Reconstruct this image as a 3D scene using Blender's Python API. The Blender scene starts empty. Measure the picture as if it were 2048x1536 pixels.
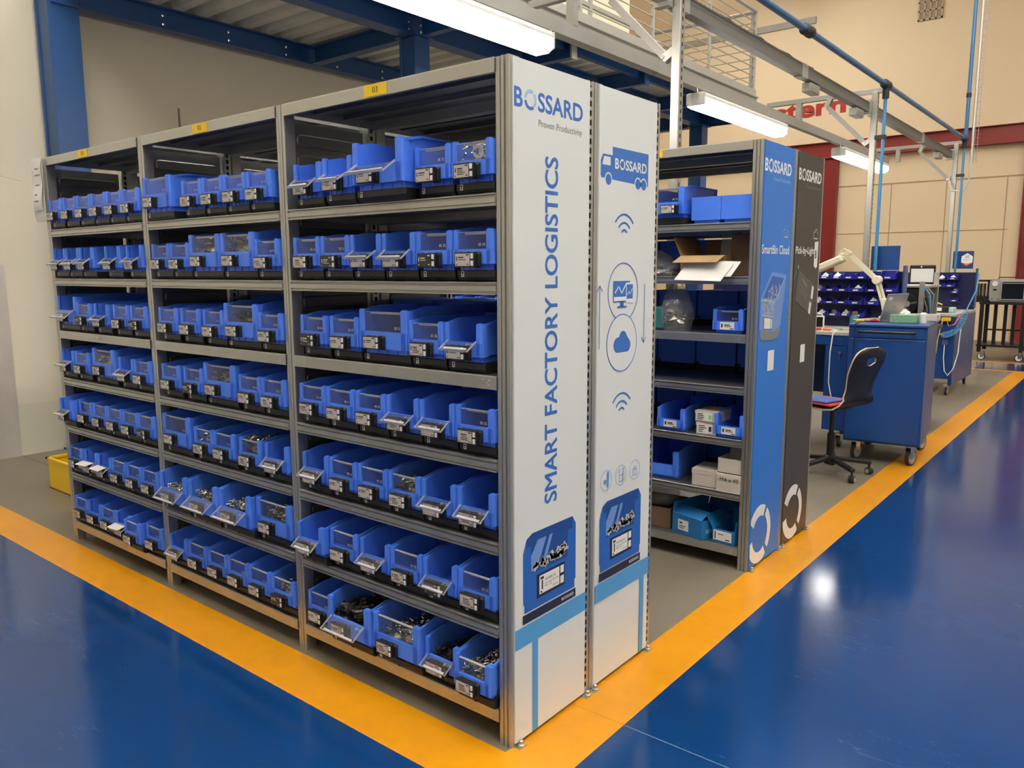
import bpy, bmesh, math, random
from mathutils import Vector, Matrix
PI = math.pi
S = bpy.context.scene
C = S.collection
RNG = random.Random(7)

# ------------------------------------------------------------------ camera
cam_d = bpy.data.cameras.new('camera'); cam = bpy.data.objects.new('camera', cam_d); C.objects.link(cam)
yaw, pit, rol = -0.6787, -0.1441, -0.0041
F = Vector((math.sin(yaw)*math.cos(pit), math.cos(yaw)*math.cos(pit), math.sin(pit)))
R0 = Vector((math.cos(yaw), -math.sin(yaw), 0)); U0 = R0.cross(F)
R1 = R0*math.cos(rol) + U0*math.sin(rol); U1 = U0*math.cos(rol) - R0*math.sin(rol)
m = Matrix((R1, U1, -F)).transposed().to_4x4(); m.translation = (1.4226, -1.7556, 1.4789)
cam.matrix_world = m
cam_d.sensor_fit = 'HORIZONTAL'; cam_d.sensor_width = 36; cam_d.lens = 36*1571.43/2048
cam_d.clip_start = .05; cam_d.clip_end = 100
S.camera = cam

# ------------------------------------------------------------------ world, exposure
w = bpy.data.worlds.new('world'); S.world = w; w.use_nodes = True
w.node_tree.nodes['Background'].inputs[0].default_value = (1.0, .93, .82, 1)
w.node_tree.nodes['Background'].inputs[1].default_value = .25
vs = S.view_settings
vs.view_transform = 'Standard'; vs.look = 'None'; vs.gamma = 1; vs.use_curve_mapping = False
vs.exposure = 0.1

# strength of the hall's ceiling lamps and of the linear lamps on the lighting rail
CEIL_LAMP = 80.0
RAIL_LAMP = 21.0

# ------------------------------------------------------------------ materials
MATS = {}
def pmat(name, col, rough=.5, metal=0, var=.08, scale=6, bump=0, bscale=40, coat=0, rvar=.06, stretch=(1,1,1), spec=.5):
    mt = bpy.data.materials.new(name); mt.use_nodes = True; MATS[name] = mt
    nt = mt.node_tree; n = nt.nodes; l = nt.links; b = n['Principled BSDF']
    tc = n.new('ShaderNodeTexCoord'); mp = n.new('ShaderNodeMapping'); mp.inputs['Scale'].default_value = stretch
    l.new(tc.outputs['Object'], mp.inputs[0])
    no = n.new('ShaderNodeTexNoise'); no.inputs['Scale'].default_value = scale; no.inputs['Detail'].default_value = 5
    l.new(mp.outputs[0], no.inputs['Vector'])
    mx = n.new('ShaderNodeMix'); mx.data_type = 'RGBA'
    mx.inputs['A'].default_value = tuple(c*(1-var) for c in col)+(1,); mx.inputs['B'].default_value = tuple(min(1, c*(1+var)) for c in col)+(1,)
    l.new(no.outputs['Fac'], mx.inputs['Factor']); l.new(mx.outputs['Result'], b.inputs['Base Color'])
    mr = n.new('ShaderNodeMapRange'); mr.inputs['To Min'].default_value = max(.02, rough-rvar); mr.inputs['To Max'].default_value = min(1, rough+rvar)
    l.new(no.outputs['Fac'], mr.inputs['Value']); l.new(mr.outputs[0], b.inputs['Roughness'])
    b.inputs['Metallic'].default_value = metal; b.inputs['Coat Weight'].default_value = coat; b.inputs['Coat Roughness'].default_value = .08
    b.inputs['Specular IOR Level'].default_value = spec
    if bump:
        nb = n.new('ShaderNodeTexNoise'); nb.inputs['Scale'].default_value = bscale; nb.inputs['Detail'].default_value = 3
        l.new(mp.outputs[0], nb.inputs['Vector'])
        bp = n.new('ShaderNodeBump'); bp.inputs['Strength'].default_value = bump; bp.inputs['Distance'].default_value = .01
        l.new(nb.outputs['Fac'], bp.inputs['Height']); l.new(bp.outputs[0], b.inputs['Normal'])
    return mt
def emat(name, col, st):
    mt = bpy.data.materials.new(name); mt.use_nodes = True; MATS[name] = mt
    b = mt.node_tree.nodes['Principled BSDF']
    b.inputs['Base Color'].default_value = (.9, .9, .88, 1)
    b.inputs['Emission Color'].default_value = tuple(col)+(1,); b.inputs['Emission Strength'].default_value = st
    return mt
def clear(name, tint, haze=.06, rough=.08):
    mt = bpy.data.materials.new(name); mt.use_nodes = True; MATS[name] = mt
    nt = mt.node_tree; n = nt.nodes; l = nt.links; n.remove(n['Principled BSDF'])
    tr = n.new('ShaderNodeBsdfTransparent'); tr.inputs[0].default_value = tuple(tint)+(1,)
    gl = n.new('ShaderNodeBsdfGlossy'); gl.inputs['Roughness'].default_value = rough
    df = n.new('ShaderNodeBsdfDiffuse'); df.inputs[0].default_value = (.85, .85, .88, 1)
    fr = n.new('ShaderNodeFresnel'); fr.inputs[0].default_value = 1.5
    no = n.new('ShaderNodeTexNoise'); no.inputs['Scale'].default_value = 30
    mr = n.new('ShaderNodeMapRange'); mr.inputs['To Min'].default_value = haze*.6; mr.inputs['To Max'].default_value = haze*1.4
    l.new(no.outputs['Fac'], mr.inputs['Value'])
    a = n.new('ShaderNodeMixShader'); b = n.new('ShaderNodeMixShader')
    l.new(mr.outputs[0], a.inputs[0]); l.new(tr.outputs[0], a.inputs[1]); l.new(df.outputs[0], a.inputs[2])
    ge = n.new('ShaderNodeNewGeometry'); inv = n.new('ShaderNodeMath'); inv.operation = 'SUBTRACT'; inv.inputs[0].default_value = 1; l.new(ge.outputs['Backfacing'], inv.inputs[1])
    mu = n.new('ShaderNodeMath'); mu.operation = 'MULTIPLY'; l.new(fr.outputs[0], mu.inputs[0]); l.new(inv.outputs[0], mu.inputs[1])
    l.new(mu.outputs[0], b.inputs[0]); l.new(a.outputs[0], b.inputs[1]); l.new(gl.outputs[0], b.inputs[2])
    l.new(b.outputs[0], n['Material Output'].inputs[0])
    return mt

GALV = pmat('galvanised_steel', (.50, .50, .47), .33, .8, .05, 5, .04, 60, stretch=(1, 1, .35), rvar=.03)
GALV_SHADE = pmat('galvanised_steel_shaded', (.20, .20, .195), .38, .75, .12, 7)  # darker copy of the steel, shade inside the racks put into its colour
SLOT_SHADE = pmat('slot_shade_black', (.012, .012, .014), .7)  # black that puts the shade inside slots and hollow posts into colour
BLUEBIN = pmat('blue_bin_plastic', (.072, .215, .88), .34, 0, .05, 10, .02, 200)
BLACKP = pmat('black_plastic', (.012, .012, .013), .42, 0, .1, 20)
CLEAR = clear('clear_plastic', (.93, .93, .95), .014)
CLEARE = clear('clear_edge_highlight', (.8, .8, .83), .45)  # whiter haze paints in the bright highlight along the flap edges
BAGM = clear('plastic_bag_film', (.80, .81, .82), .16, .18)
EINK = pmat('eink_screen', (.50, .45, .42), .5, 0, .05, 10)
EINKD = pmat('eink_screen_dark', (.035, .03, .028), .5)
INK = pmat('dark_print', (.02, .02, .022), .6)
INKL = pmat('pale_print_glint', (.6, .57, .54), .6)
WHITEP = pmat('white_plastic', (.72, .71, .68), .45)
PAPER = pmat('white_paper', (.74, .72, .68), .7, 0, .04)
PANELW = pmat('white_panel_print', (.70, .725, .725), .42, 0, .02, 3)
LOGOB = pmat('logo_blue_print', (.035, .15, .50), .42, 0, .02)
LOGOL = pmat('logo_light_blue_print', (.30, .54, .72), .42, 0, .02)
NAVY = pmat('navy_print', (.012, .018, .05), .42, 0, .02)
CYAN = pmat('cyan_blue_print', (.075, .32, .66), .42, 0, .02)
BINP = pmat('bin_picture_blue', (.015, .115, .46), .42, 0, .02)
BINPD = pmat('bin_picture_dark_blue', (.008, .06, .26), .42, 0, .02)
BINPL = pmat('bin_picture_pale_blue', (.15, .28, .62), .42, 0, .02)
STEELP = pmat('picture_screws', (.55, .50, .44), .5, 0, .2, 60)
PANELB = pmat('blue_panel_print', (.018, .17, .60), .4, 0, .03, 2)
PANELK = pmat('charcoal_panel_print', (.045, .042, .040), .42, 0, .05, 2)
PWHITE = pmat('white_print', (.78, .78, .76), .45, 0, .02)
PGREY = pmat('grey_print', (.20, .21, .22), .45, 0, .02)
PGREEN = pmat('green_print', (.1, .65, .15), .45, 0, .02)
YELL = pmat('yellow_sign', (.85, .55, .01), .45, 0, .03)
YPAINT = pmat('yellow_paint', (.63, .26, .004), .32, 0, .16, 9, .03, 60)
YMETAL = pmat('yellow_metal', (.78, .52, .01), .4, 0, .04)
CARD = pmat('brown_cardboard', (.36, .23, .115), .75, 0, .12, 12)
CARDD = pmat('dark_cardboard', (.16, .10, .055), .8, 0, .12, 12)
CARDW = pmat('pale_cardboard', (.55, .50, .43), .75, 0, .08, 12)
BOXB = pmat('blue_carton', (.010, .15, .40), .5, 0, .06, 8)
SCREW = pmat('zinc_fasteners', (.46, .43, .38), .26, .95, .35, 40)
SCREWK = pmat('black_fasteners', (.03, .028, .026), .35, .5, .3, 40)
STEELB = pmat('blue_steelwork', (.010, .055, .18), .38, 0, .08, 3, .02, 30)
DECKM = pmat('deck_sheet', (.62, .61, .55), .45, .3, .08, 3)
GREYM = pmat('grey_coated_metal', (.36, .35, .315), .42, .2, .06, 4)
DUCT = pmat('grey_duct', (.15, .145, .13), .45, .1, .05, 4)
PIPEB = pmat('blue_air_pipe', (.05, .17, .36), .32, .2, .06, 5)
FITK = pmat('black_fitting', (.015, .015, .016), .4)
REDM = pmat('red_steelwork', (.24, .018, .014), .42, 0, .1, 4)
WALLC = pmat('cream_wall_paint', (.57, .52, .42), .75, 0, .05, .8, .02, 30)
WALLP = pmat('peach_wall_paint', (.80, .64, .43), .75, 0, .04, .8, .02, 30)
DADO = pmat('grey_dado_paint', (.50, .48, .38), .55, 0, .05, 2)
JOINT = pmat('wall_joint', (.42, .33, .21), .8)
CEILM = pmat('ceiling_sheet', (.60, .56, .48), .7, 0, .04)
TREAD = pmat('tread_plate', (.50, .47, .43), .42, .35, .1, 6)
BLUEC = pmat('blue_cabinet_paint', (.006, .048, .20), .34, 0, .05, 3, .02, 200)
BLUED = pmat('deep_blue_plastic', (.010, .014, .25), .4, 0, .08, 10)
BLACKM = pmat('black_metal', (.012, .012, .012), .4, .2, .1, 8)
CHROME = pmat('chrome', (.75, .75, .75), .18, 1, .03)
RUBBER = pmat('black_rubber', (.02, .02, .02), .6)
RIM = pmat('grey_wheel_rim', (.42, .42, .42), .4, .3)
VENEER = pmat('birch_edge', (.60, .44, .28), .5, 0, .1, 30)
REDC = pmat('red_cloth', (.50, .02, .025), .8, 0, .2, 30)
BLUECL = pmat('blue_cloth', (.06, .12, .36), .8, 0, .2, 30)
LAMPC = pmat('cream_lamp_metal', (.74, .68, .50), .4, 0, .04)
SILVER = pmat('silver_metal', (.50, .49, .46), .35, .7, .05)
TEAL = pmat('teal_plastic', (.03, .20, .22), .4)
GREENC = pmat('green_patterned_card', (.16, .33, .20), .6, 0, .7, 60)
WORKT = pmat('grey_worktop', (.42, .39, .36), .5, 0, .06)
ORANGE = pmat('orange_plastic', (.75, .16, .02), .45)
SCREENK = pmat('dark_glass', (.012, .014, .018), .12)
CONDM = pmat('coil_hose_blue', (.06, .25, .50), .35)
GLASSY = pmat('pale_partition', (.72, .70, .50), .35, 0, .05, 1)
LAMPON = emat('lamp_diffuser', (1.0, .95, .86), RAIL_LAMP)
CEILON = emat('ceiling_lamp_diffuser', (1.0, .965, .90), CEIL_LAMP)
LAMPH = pmat('grey_lamp_housing', (.55, .54, .50), .4)

def floor_mats():
    # glossy blue coating with faint scuffs and swirls
    mt = pmat('blue_floor_coating', (.003, .034, .135), .115, 0, .16, 1.6, .012, 240, rvar=.03)
    nt = mt.node_tree; n = nt.nodes; l = nt.links; b = n['Principled BSDF']
    tc = n['Texture Coordinate']
    wv = n.new('ShaderNodeTexNoise'); wv.inputs['Scale'].default_value = 3.5; wv.inputs['Detail'].default_value = 8; wv.inputs['Distortion'].default_value = 1.5
    mp = n.new('ShaderNodeMapping'); mp.inputs['Scale'].default_value = (1, 5, 1); mp.inputs['Rotation'].default_value = (0, 0, .6)
    l.new(tc.outputs['Object'], mp.inputs[0]); l.new(mp.outputs[0], wv.inputs['Vector'])
    cr = n.new('ShaderNodeValToRGB'); e = cr.color_ramp.elements; e[0].position = .494; e[1].position = .506; e.new(.5)
    e[0].color = (0, 0, 0, 1); e[1].color = (.30, .30, .30, 1); e[2].color = (0, 0, 0, 1)
    mk_ = n.new('ShaderNodeTexNoise'); mk_.inputs['Scale'].default_value = 2.2; l.new(tc.outputs['Object'], mk_.inputs['Vector'])
    gt = n.new('ShaderNodeMath'); gt.operation = 'GREATER_THAN'; gt.inputs[1].default_value = .58; l.new(mk_.outputs['Fac'], gt.inputs[0])
    l.new(wv.outputs['Fac'], cr.inputs[0])
    src = b.inputs['Base Color'].links[0].from_socket
    mx = n.new('ShaderNodeMix'); mx.data_type = 'RGBA'; mx.inputs['B'].default_value = (.10, .17, .30, 1)
    mm = n.new('ShaderNodeMath'); mm.operation = 'MULTIPLY'; l.new(cr.outputs[0], mm.inputs[0]); l.new(gt.outputs[0], mm.inputs[1]); l.new(mm.outputs[0], mx.inputs['Factor']); l.new(src, mx.inputs['A']); l.new(mx.outputs['Result'], b.inputs['Base Color'])
    c = pmat('bare_concrete', (.175, .148, .11), .45, 0, .22, 1.3, .05, 30, rvar=.12)
    return mt, c
BFLOOR, CONC = floor_mats()
def tread_relief():
    n = TREAD.node_tree.nodes; l = TREAD.node_tree.links; b = n['Principled BSDF']
    tc = n['Texture Coordinate']; mp = n.new('ShaderNodeMapping'); mp.inputs['Rotation'].default_value = (.785, .785, .785); mp.inputs['Scale'].default_value = (28, 28, 28)
    ck = n.new('ShaderNodeTexChecker'); ck.inputs['Scale'].default_value = 1
    l.new(tc.outputs['Object'], mp.inputs[0]); l.new(mp.outputs[0], ck.inputs[0])
    bp = n.new('ShaderNodeBump'); bp.inputs['Strength'].default_value = .5; bp.inputs['Distance'].default_value = .004
    l.new(ck.outputs['Fac'], bp.inputs['Height']); l.new(bp.outputs[0], b.inputs['Normal'])
tread_relief()

# ------------------------------------------------------------------ mesh builder
class MB:
    def __init__(s): s.v = []; s.f = []; s.m = []
    def _add(s, vs, fs, mi=0):
        o = len(s.v); s.v += [tuple(v) for v in vs]
        for f in fs: s.f.append(tuple(o+i for i in f)); s.m.append(mi)
    def box(s, x0, x1, y0, y1, z0, z1, mi=0):
        s._add([(x0,y0,z0),(x1,y0,z0),(x1,y1,z0),(x0,y1,z0),(x0,y0,z1),(x1,y0,z1),(x1,y1,z1),(x0,y1,z1)],
               [(0,3,2,1),(4,5,6,7),(0,1,5,4),(1,2,6,5),(2,3,7,6),(3,0,4,7)], mi); return s
    def cbox(s, c, d, mi=0):
        return s.box(c[0]-d[0]/2, c[0]+d[0]/2, c[1]-d[1]/2, c[1]+d[1]/2, c[2]-d[2]/2, c[2]+d[2]/2, mi)
    def prism(s, poly, ax, a, b, mi=0):
        # poly in the two other axes (xyz order), extruded along ax from a to b
        n = len(poly)
        def mk(p, t):
            return {'x': (t, p[0], p[1]), 'y': (p[0], t, p[1]), 'z': (p[0], p[1], t)}[ax]
        vs = [mk(p, a) for p in poly]+[mk(p, b) for p in poly]
        ar = sum(poly[i][0]*poly[(i+1) % n][1]-poly[(i+1) % n][0]*poly[i][1] for i in range(n))
        flip = (ar > 0) != (ax == 'y')
        if b < a: flip = not flip
        fs = [tuple(range(n-1, -1, -1)), tuple(range(n, 2*n))]+[(i, (i+1) % n, n+(i+1) % n, n+i) for i in range(n)]
        if not flip: fs = [tuple(reversed(f)) for f in fs]
        s._add(vs, fs, mi); return s
    def obar(s, p0, p1, wd, ht, mi=0, up=(0,0,1)):
        p0 = Vector(p0); p1 = Vector(p1); d = (p1-p0).normalized(); u = Vector(up)
        if abs(d.dot(u)) > .99: u = Vector((0,1,0))
        a = d.cross(u).normalized(); b = a.cross(d)
        vs = []
        for p in (p0, p1):
            for sx, sy in ((-1,-1),(1,-1),(1,1),(-1,1)): vs.append(p+a*sx*wd/2+b*sy*ht/2)
        s._add(vs, [(0,1,2,3),(7,6,5,4),(0,4,5,1),(1,5,6,2),(2,6,7,3),(3,7,4,0)], mi); return s
    def tube(s, pts, r, n=10, mi=0, rr=None, caps=True):
        pts = [Vector(p) for p in pts]; rings = []; pa = None
        for i, p in enumerate(pts):
            d = (pts[min(i+1, len(pts)-1)]-pts[max(i-1, 0)]).normalized()
            if pa is None:
                u = Vector((0,0,1)) if abs(d.z) < .9 else Vector((1,0,0)); a = d.cross(u).normalized()
            else:
                a = (pa-d*pa.dot(d)).normalized()
            pa = a; b = d.cross(a); q = rr[i] if rr else r
            rings.append([p+a*math.cos(2*PI*k/n)*q+b*math.sin(2*PI*k/n)*q for k in range(n)])
        vs = [v for g in rings for v in g]; fs = []
        for i in range(len(rings)-1):
            for k in range(n): fs.append((i*n+k, i*n+(k+1) % n, (i+1)*n+(k+1) % n, (i+1)*n+k))
        if caps: fs += [tuple(range(n-1,-1,-1)), tuple((len(rings)-1)*n+k for k in range(n))]
        s._add(vs, fs, mi); return s
    def cyl(s, p0, p1, r, n=16, mi=0): return s.tube([p0, p1], r, n, mi)
    def lathe(s, prof, c, ax='z', n=20, mi=0):
        # prof: (radius, height) pairs
        rings = []
        for r, h in prof:
            g = []
            for k in range(n):
                x, y = r*math.cos(2*PI*k/n), r*math.sin(2*PI*k/n)
                g.append({'z': (c[0]+x, c[1]+y, c[2]+h), 'y': (c[0]+x, c[1]+h, c[2]-y), 'x': (c[0]+h, c[1]+x, c[2]+y)}[ax])
            rings.append(g)
        vs = [v for g in rings for v in g]; fs = []
        for i in range(len(rings)-1):
            for k in range(n): fs.append((i*n+k, i*n+(k+1) % n, (i+1)*n+(k+1) % n, (i+1)*n+k))
        fs += [tuple(range(n-1,-1,-1)), tuple((len(rings)-1)*n+k for k in range(n))]
        s._add(vs, fs, mi); return s
    def mesh(s, name, mats, bevel=0, smooth=False, seg=1):
        me = bpy.data.meshes.new(name); me.from_pydata(s.v, [], s.f)
        for mt in (mats if isinstance(mats, (list, tuple)) else [mats]): me.materials.append(mt)
        me.polygons.foreach_set('material_index', s.m)
        if bevel:
            b = bmesh.new(); b.from_mesh(me)
            es = [e for e in b.edges if len(e.link_faces) == 2 and e.calc_face_angle(0) > .6]
            bmesh.ops.bevel(b, geom=es, offset=bevel, segments=seg, affect='EDGES', clamp_overlap=True)
            b.to_mesh(me); b.free()
        if smooth:
            me.polygons.foreach_set('use_smooth', [True]*len(me.polygons))
            me.set_sharp_from_angle(angle=.7)
        me.update(); return me
    def build(s, name, mats, parent=None, loc=(0,0,0), bevel=0, smooth=False, rz=0, seg=1):
        return inst(name, s.mesh(name, mats, bevel, smooth, seg), parent, loc, rz)
def inst(name, me, parent=None, loc=(0,0,0), rz=0, rx=0, ry=0):
    o = bpy.data.objects.new(name, me); C.objects.link(o); o.parent = parent
    o.location = loc; o.rotation_euler = (rx, ry, rz); return o
def tag(o, label=None, cat=None, group=None, kind=None):
    if label: o['label'] = label
    if cat: o['category'] = cat
    if group: o['group'] = group
    if kind: o['kind'] = kind
    return o
def thing(name, label, cat, loc=(0,0,0), rz=0, group=None):
    o = bpy.data.objects.new(name, None); C.objects.link(o); o.empty_display_size = .05
    o.location = loc; o.rotation_euler = (0, 0, rz)
    return tag(o, label, cat, group)
def struct(o): o['kind'] = 'structure'; return o

_fc = {}
def text_mesh(s, offset=0.0, extrude=.0003):
    """lettering as mesh, bounding box normalised to 0..1 x 0..1 in x, y"""
    k = (s, offset)
    if k in _fc: return _fc[k]
    cu = bpy.data.curves.new('t', 'FONT'); cu.body = s; cu.offset = offset; cu.resolution_u = 4; cu.fill_mode = 'FRONT'
    ob = bpy.data.objects.new('t', cu); C.objects.link(ob)
    bpy.context.view_layer.update()
    me = bpy.data.meshes.new_from_object(ob.evaluated_get(bpy.context.evaluated_depsgraph_get()))
    vs = [v.co.copy() for v in me.vertices]; fs = [tuple(p.vertices) for p in me.polygons]
    bpy.data.objects.remove(ob); bpy.data.curves.remove(cu); bpy.data.meshes.remove(me)
    x0 = min(v.x for v in vs); x1 = max(v.x for v in vs); y0 = min(v.y for v in vs); y1 = max(v.y for v in vs)
    vs = [((v.x-x0)/(x1-x0), (v.y-y0)/(y1-y0)) for v in vs]
    _fc[k] = (vs, fs); return vs, fs
def text_on(mb, s, origin, right, up, wd, ht, offset=0.0, mi=0):
    vs, fs = text_mesh(s, offset); o = Vector(origin); r = Vector(right); u = Vector(up)
    mb._add([o+r*(a*wd)+u*(b*ht) for a, b in vs], fs, mi)

ORD = ['first', 'second', 'third', 'fourth', 'fifth', 'sixth', 'seventh', 'eighth', 'ninth']

# ------------------------------------------------------------------ setting: floor
FX0, FX1, FY0, FY1, HZ = -5.6, 7.5, -6.0, 17.0, 8.6
struct(MB().box(-12.2, FX1+.2, FY0-.2, FY1+.2, -.2, 0).build('floor', CONC))
def paint(name, x0, x1, y0, y1, mt, h): return struct(MB().box(x0, x1, y0, y1, 0, h).build(name, mt))
paint('floor_blue_aisle', .205, FX1, -.235, 11.5, BFLOOR, .0012)
paint('floor_blue_front', FX0, FX1, FY0, -.235, BFLOOR, .0012)
paint('floor_blue_cross', -5.6, FX1, 11.6, 12.6, BFLOOR, .0012)
paint('floor_line_front', FX0, .205, -.235, -.025, YPAINT, .0016)
paint('floor_line_side', -.005, .205, -.025, 11.5, YPAINT, .0016)
paint('floor_line_cross', FX0, FX1, 11.5, 11.6, YPAINT, .0016)
paint('floor_line_far', FX0, FX1, 12.6, 12.75, YPAINT, .0016)
def joint_line(p0, p1, wd, mt=None):
    return struct(MB().obar(p0, p1, wd, .0008).build('floor_joint', mt or JOINT))
joint_line((.0, .33, .0018), (.205, .33, .0018), .003, pmat('joint_in_yellow', (.45, .22, .02), .6))
joint_line((.205, .33, .0014), (6, .33, .0014), .004, pmat('joint_in_blue', (.10, .14, .22), .6))
joint_line((-5.6, .60, .0006), (-3.2, .60, .0006), .006, pmat('joint_in_concrete', (.10, .085, .07), .8))

# ------------------------------------------------------------------ setting: walls and ceiling
struct(MB().box(FX0-.2, FX0, FY0, 9.6, .42, HZ).build('wall_left', WALLC))
struct(MB().box(-12.2, -12, 9.4, FY1+.2, 0, HZ).build('wall_far_left', WALLP)); struct(MB().box(-12, FX0-.2, 9.4, 9.6, 0, HZ).build('wall_return', WALLC))
struct(MB().box(FX0-.2, FX0, FY0, 9.6, 0, .42).build('trim_1', DADO))
struct(MB().box(-12, FX1, FY1, FY1+.2, 0, HZ).build('wall_back', WALLP))
struct(MB().box(FX1, FX1+.2, FY0, FY1, 0, HZ).build('wall_right', WALLC))
struct(MB().box(FX0, FX1, FY0-.2, FY0, 0, HZ).build('wall_front', WALLC))
struct(MB().box(-12.2, FX1+.2, FY0-.2, FY1+.2, HZ, HZ+.1).build('ceiling', CEILM))
# hairline crack in the left wall
cr = MB()
for a, b in (((.15, 2.36), (.42, 2.30)), ((.42, 2.30), (.62, 2.22)), ((.62, 2.22), (.78, 2.19))):
    cr.obar((FX0+.0005, a[0], a[1]), (FX0+.0005, b[0], b[1]), .001, .004)
struct(cr.build('wall_crack', JOINT))
# panel joints on the lower part of the back wall (wall is divided by red steel)
wj = struct(MB().box(-4.22, -.6, FY1-.012, FY1, 3.29, 3.31).build('wall_back_joint', JOINT))
for n_, b_ in enumerate(((-4.22, -.9, 2.245, 2.26), )):
    struct(MB().box(b_[0], b_[1], FY1-.008, FY1, b_[2], b_[3]).build('wall_back_joint', JOINT))
for x in (-3.12, -2.05, -.97):
    struct(MB().box(x-.008, x+.008, FY1-.008, FY1, .1, 3.29).build('wall_back_joint', JOINT))
struct(MB().box(-11.5, -4.9, FY1-.05, FY1, 6.92, 7.06).build('trim_2', GREYM))

# red steel frame in the back wall
def i_beam(mb, p0, p1, h, b, t=.012, side=(1,0,0)):
    """I section: p0-p1 is the centre line, h = depth along z (or along side for columns), b = flange width"""
    p0 = Vector(p0); p1 = Vector(p1); d = (p1-p0).normalized()
    hv = Vector((0,0,1)) if abs(d.z) < .9 else Vector(side)
    mb.obar(p0, p1, t, h, up=hv)
    for sg in (-1, 1): mb.obar(p0+hv*sg*(h/2-t/2), p1+hv*sg*(h/2-t/2), b, t, up=hv)
    return mb
rf = thing('red_steel_frame', 'dark red steel beam and columns framing the far wall', 'steel frame', (-4.29, FY1-.15, 0))
def at(o): return tuple(-v for v in o.location)
i_beam(MB(), (-11.5, FY1-.1, 4.10), (3.5, FY1-.1, 4.10), .36, .18).build('beam', REDM, rf, at(rf))
for x in (-4.45, -.46):
    mb = MB(); mb.box(x-.22, x+.22, FY1-.13, FY1-.01, 0, 3.9); mb.box(x-.22, x-.19, FY1-.17, FY1-.13, 0, 3.9); mb.box(x+.19, x+.22, FY1-.17, FY1-.13, 0, 3.9)
    mb.build('column', REDM, rf, at(rf))
mb = MB(); mb.box(-.5, -.2, FY1-.4, FY1-.18, 1.55, 2.1); mb.build('control_box', REDM, rf, at(rf), bevel=.01)

# red lettering and ventilation grille on the back wall
mb = MB(); text_on(mb, 'stern', (-5.78, FY1-.012, 4.88), (1,0,.02), (0,0,1), 1.62, .34, .034)
tag(mb.build('wall_lettering', pmat('red_letter_paint', (.42, .02, .018), .5)), 'large red lettering reading stern high on the far wall', 'lettering')
vg = thing('ventilation_grille', 'brown square ventilation grille high on the far wall', 'grille', (-2.58, FY1-.02, 6.55))
VENTM = pmat('vent_brown', (.34, .26, .18), .6); VENTF = pmat('vent_frame', (.5, .38, .25), .6)
MB().box(-.23, .23, -.005, .015, 0, .9).build('backing', VENTM, vg)
for i in range(6): MB().box(-.23, .23, -.02, -.005, .0+.172*i, .03+.172*i).build('bar', VENTF, vg)
for i in range(5): MB().box(-.23+.1075*i, -.20+.1075*i, -.02, -.006, 0, .89).build('bar', VENTF, vg)

# ceiling lamps of the hall (above the frame)
k = 0
for lx in (-8.5, -5.0, -1.6, 1.6, 4.6):
    for ly in ((-3.1, -1.9, -.9, .2, 3.2, 6.6, 10.0) if lx > -4 else (12.2, 14.2) if lx > -6 else (12.2,)):  # the far left lamps are added to light the back wall
        t = thing('ceiling_lamp', 'unseen linear high bay lamp hanging under the hall ceiling', 'lamp', (lx, ly, 7.5), 0, 'hall ceiling lamps')
        MB().box(-.09, .09, -.75, .75, .06, .12).build('housing', GREYM, t, bevel=.01)
        MB().box(-.08, .08, -.73, .73, 0, .06).build('diffuser', CEILON, t)
        for yy in (-.6, .6): MB().cyl((0, yy, .12), (0, yy, HZ-7.5), .006, 6).build('hanger', GREYM, t)

# ------------------------------------------------------------------ mezzanine
ZB, ZD = 3.52, 3.70     # underside of beams, underside of deck
MY0, MY1 = .99, 9.25
mz = thing('mezzanine', 'blue steel mezzanine platform with corrugated deck above the racks', 'mezzanine', (-3.85, 3.42, 0))
off = at(mz)
for x, nm in ((-5.35, 'wall_beam'), (-3.85, 'main_beam'), (-3.22, 'edge_beam')):
    zb_ = ZB if nm != 'edge_beam' else 3.59
    mb = i_beam(MB(), (x, MY0, (zb_+ZD)/2), (x, MY1, (zb_+ZD)/2), ZD-zb_, .12 if nm == 'wall_beam' else .16 if nm == 'main_beam' else .05, .012)
    mb.build(nm, STEELB, mz, off)
YC = [3.45-1.43, 3.45]+[3.45+1.43*i for i in range(1, 5)]
for i, y in enumerate(YC):
    if i % 2 == 1:
        i_beam(MB(), (-5.29, y, ZB+.085), (-3.93, y, ZB+.085), .16, .11, .01).build('cross_beam', STEELB, mz, off)
    i_beam(MB(), (-3.77, y, ZB+.08), (-3.15, y, ZB+.08), .16, .08, .01).build('bracket_beam', STEELB, mz, off)
    MB().box(-3.15, -3.13, y-.045, y+.045, ZB-.01, ZD+.02).build('end_plate', STEELB if i % 2 else GREYM, mz, off)
i_beam(MB(), (-5.35, MY1-.06, (ZB+ZD)/2), (-3.2, MY1-.06, (ZB+ZD)/2), ZD-ZB, .12).build('end_beam', STEELB, mz, off)
# bolts in pairs along the wall beam and at the column head
bo = MB().lathe([(.014, 0), (.014, .01), (.009, .012)], (0,0,0), 'x', 6).mesh('bolt', CHROME)
for y in [1.9+.62*i for i in range(10)]:
    for z in (ZB+.05, ZB+.12): inst('bolt', bo, mz, (-5.344+off[0], y+off[1], z))
for dy in (-.07, .07):
    for z in (ZB+.06, ZB+.12): inst('bolt', bo, mz, (-3.844+off[0], 3.42+dy+off[1], z))
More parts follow.
